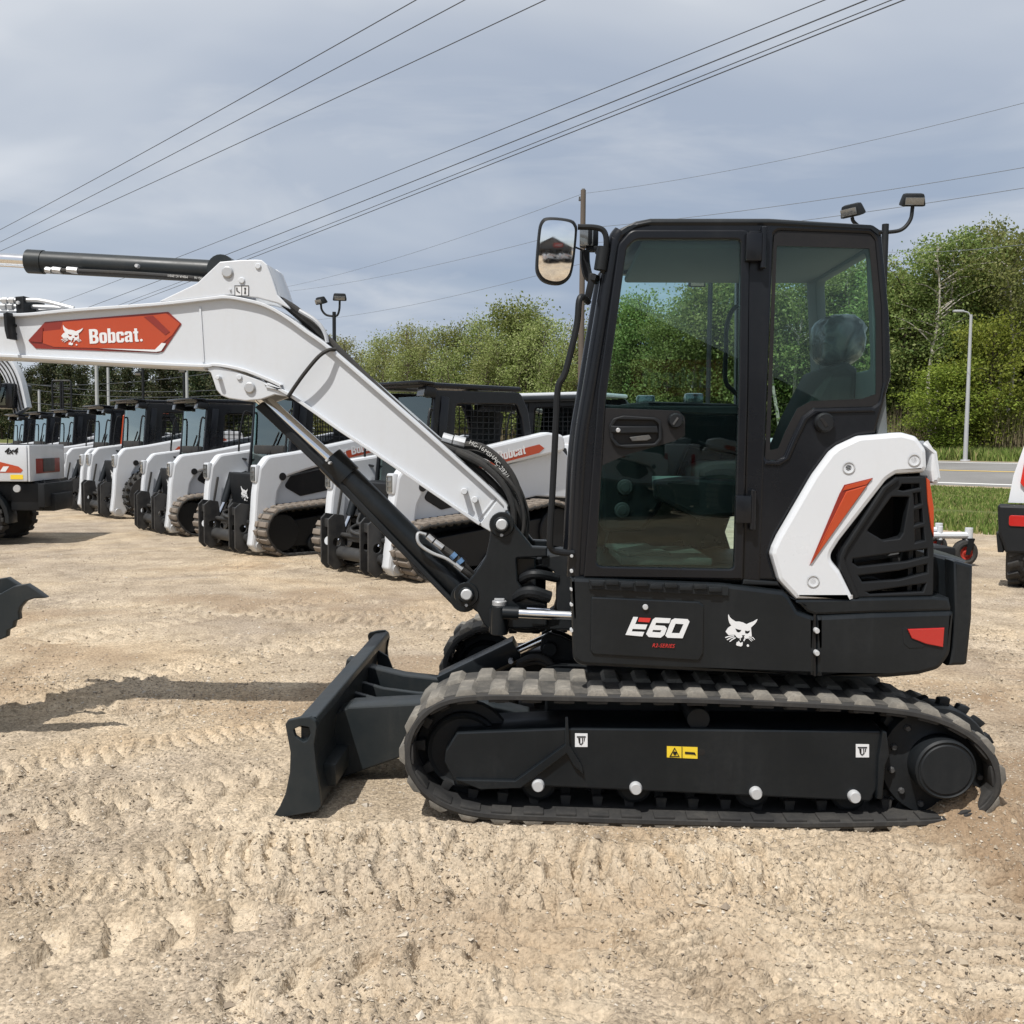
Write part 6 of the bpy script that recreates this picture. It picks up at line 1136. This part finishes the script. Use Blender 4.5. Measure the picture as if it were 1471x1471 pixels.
PR = {
 'A': [tree_proto('aspen_tree', 14, .46, 3.3, LEAF_G, BARKW, 12000, .19, .42, 30, 2, 'oval', 'p', .15) for _ in range(2)],
 'B': [tree_proto('bushy_tree', 9, .04, 3.0, LEAF_Y, BARKD, 14000, .19, .42, 38, 2, 'oval', 'p', .13)],
 'C': [tree_proto('spring_tree', 11, .14, 1.9, LEAF_P, BARKD, 6000, .17, .40, 26, 2, 'oval', 'p', .10) for _ in range(3)],
 'D': [tree_proto('pine_tree', 11, .10, 2.4, LEAF_N, BARKD, 7500, .24, .38, 34, 1, 'cone', 'p', .16) for _ in range(2)],
 'E': [tree_proto('leafy_tree', 11, .06, 2.7, LEAF_G, BARKD, 13000, .19, .42, 36, 2, 'oval', 'p', .12) for _ in range(2)]}
HH = dict(A=14, B=9, C=11, D=11, E=11); used = set(); cnt = {k: 0 for k in PR}
def tree(kind_, px, topy, s, label, group):
    ps = PR[kind_]; p = ps[cnt[kind_] % len(ps)]; cnt[kind_] += 1
    if p.name in used: o = copy_tree(p)
    else: o = p; used.add(p.name)
    dist = d_at(px, s); q = D(px, topy, dist); z0 = float(terr(np.array([q.x]), np.array([q.y]))[0]); sc = (q.z - z0) / TOPZ[p.name]
    o.location = (q.x, q.y, z0 - .1); o.rotation_euler = (0, 0, random.uniform(0, 6.28)); w_ = min(max(sc, .75), 1.25); o.scale = (w_ * random.uniform(.92, 1.1), w_, sc); tag(o, label, 'tree', group)
G1, G2, G3, G4 = 'trees on the far side of the road at right', 'trees seen through and behind the cab', 'pale spring trees behind the boom', 'dark pines under the boom'
tree('A', 1345, 334, 16, 'tall aspen with branching pale trunk, left of the highway lamp', G1); tree('A', 1462, 316, 19, 'tallest aspen at the right picture edge behind the yellow green tree', G1)
tree('B', 1438, 455, 15, 'yellow green bushy tree just right of the highway lamp', G1); tree('E', 1292, 385, 17, 'leafy tree showing beside the rear edge of the cab', G1)
tree('E', 1400, 352, 22, 'dark leafy tree directly behind the highway lamp', G1); tree('E', 1490, 400, 22, 'dark leafy tree cut by the right picture edge', G1); tree('E', 1330, 400, 24, 'leafy tree in the second rank behind the pale trunked aspen', G1); tree('B', 1378, 520, 14, 'low yellow green tree left of the highway lamp shaft', G1)
for px, ty, k, s in ((1255, 380, 'E', 17), (1215, 372, 'A', 18), (1170, 380, 'E', 19), (1140, 366, 'A', 17), (1095, 372, 'E', 17), (1045, 396, 'E', 18), (1000, 408, 'A', 17), (965, 452, 'E', 16), (930, 424, 'E', 18), (905, 436, 'C', 17), (880, 446, 'E', 18), (1230, 420, 'E', 23), (1020, 420, 'E', 23), (950, 440, 'C', 23), (1120, 420, 'E', 23)):
    tree(k, px, ty, s, 'green tree across the road, seen through the cab glass' if px < 1240 and px > 890 else 'green tree hidden close behind the cab frame edge', G2)
for px, ty, k, s, lab in ((820, 462, 'C', 16, None), (798, 456, 'C', 18, None), (770, 458, 'C', 15, None), (752, 440, 'E', 18, 'tallest green tree in the wood behind the white roofed loader'), (722, 436, 'E', 16, 'tall twin topped tree behind the black loader cab'), (700, 456, 'C', 19, None), (676, 460, 'C', 16, None), (652, 466, 'E', 17, 'broad green tree above the front of the nearest loader cab'), (628, 470, 'C', 18, None), (604, 468, 'C', 15, None), (580, 470, 'C', 17, None), (556, 482, 'C', 15, None), (530, 484, 'C', 18, None), (508, 486, 'C', 16, None), (488, 490, 'C', 17, None), (465, 486, 'C', 18, None), (440, 490, 'C', 17, None), (735, 480, 'C', 14, None), (690, 492, 'C', 13.5, None), (640, 498, 'C', 13.5, None), (590, 500, 'C', 13.5, None), (790, 490, 'C', 13.5, None), (415, 495, 'C', 18, None)):
    tree(k, px, ty, s, lab or 'pale spring tree with thin stems in the wood behind the boom', G3)
for px, ty, s in ((385, 500, 17), (350, 503, 19), (322, 510, 17), (298, 506, 20), (275, 512, 16), (250, 508, 19), (228, 514, 16), (205, 518, 19), (182, 522, 16), (160, 516, 19), (140, 524, 16), (118, 524, 19), (100, 516, 17), (82, 512, 19), (64, 516, 17), (45, 528, 19), (22, 522, 17), (0, 520, 20), (-25, 520, 18)):
    tree('D', px, ty, s, 'dark pine in the treeline under the outer boom', G4)
for ps in PR.values():
    for p in ps:
        if p.name not in used:
            for c in list(p.children): bpy.data.objects.remove(c)
            bpy.data.objects.remove(p)
# understorey that fills the wood behind the front trees
def wood(name, n, px0, px1, s0, s1, h, mat, size, lab):
    px = rng.uniform(px0, px1, n); s = rng.uniform(s0, s1, n); tab = np.array([d_at(p, (s0 + s1) / 2) for p in np.linspace(px0, px1, 30)]); d = np.interp(px, np.linspace(px0, px1, 30), tab) + (s - (s0 + s1) / 2)
    x = (px - 785) / 1443 * d; y = d - 5.08; z = terr(x, y) + h * rng.random(n) ** .8 * (.55 + .9 * (vnoise(x * .4, y * .4) + .5))
    c = np.stack([x, y, z], 1); u = rng.normal(size=(n, 3)); u /= np.linalg.norm(u, axis=1)[:, None]; v = np.cross(u, rng.normal(size=(n, 3))); v /= np.linalg.norm(v, axis=1)[:, None]; q = size * (.6 + .8 * rng.random(n))[:, None]
    V = np.stack([c - u * q, c + v * q * .6, c + u * q, c - v * q * .6], 1); o = np_mesh(name, V.reshape(-1, 3), np.arange(4 * n).reshape(n, 4), mat, smooth=False); kind(o, 'stuff'); o['label'] = lab
wood('far_wood', 50000, 1230, 1520, 20, 32, 8.5, LEAF_G, .13, 'dense green wood behind the roadside trees at right'); wood('far_wood', 50000, 840, 1250, 20, 30, 6.5, LEAF_G, .13, 'dense green wood behind the cab')
wood('far_wood', 45000, 380, 850, 19, 30, 6.2, LEAF_P, .15, 'pale spring wood filling in behind the front stems'); wood('far_wood', 22000, -60, 420, 18, 26, 6.5, LEAF_N, .30, 'dark pine wood behind the front pines')
vs = scene.view_settings; scene.display_settings.display_device = 'sRGB'; vs.view_transform = 'Standard'; vs.look = 'None'; vs.gamma = 1; vs.use_curve_mapping = False; vs.exposure = 0.0
scene.render.engine = 'CYCLES'; cy = scene.cycles; cy.max_bounces = 8; cy.diffuse_bounces = 3; cy.glossy_bounces = 4; cy.transparent_max_bounces = 14; cy.transmission_bounces = 4
cy.use_adaptive_sampling = True; cy.adaptive_threshold = .015; cy.use_denoising = True; cy.caustics_reflective = False; cy.caustics_refractive = False
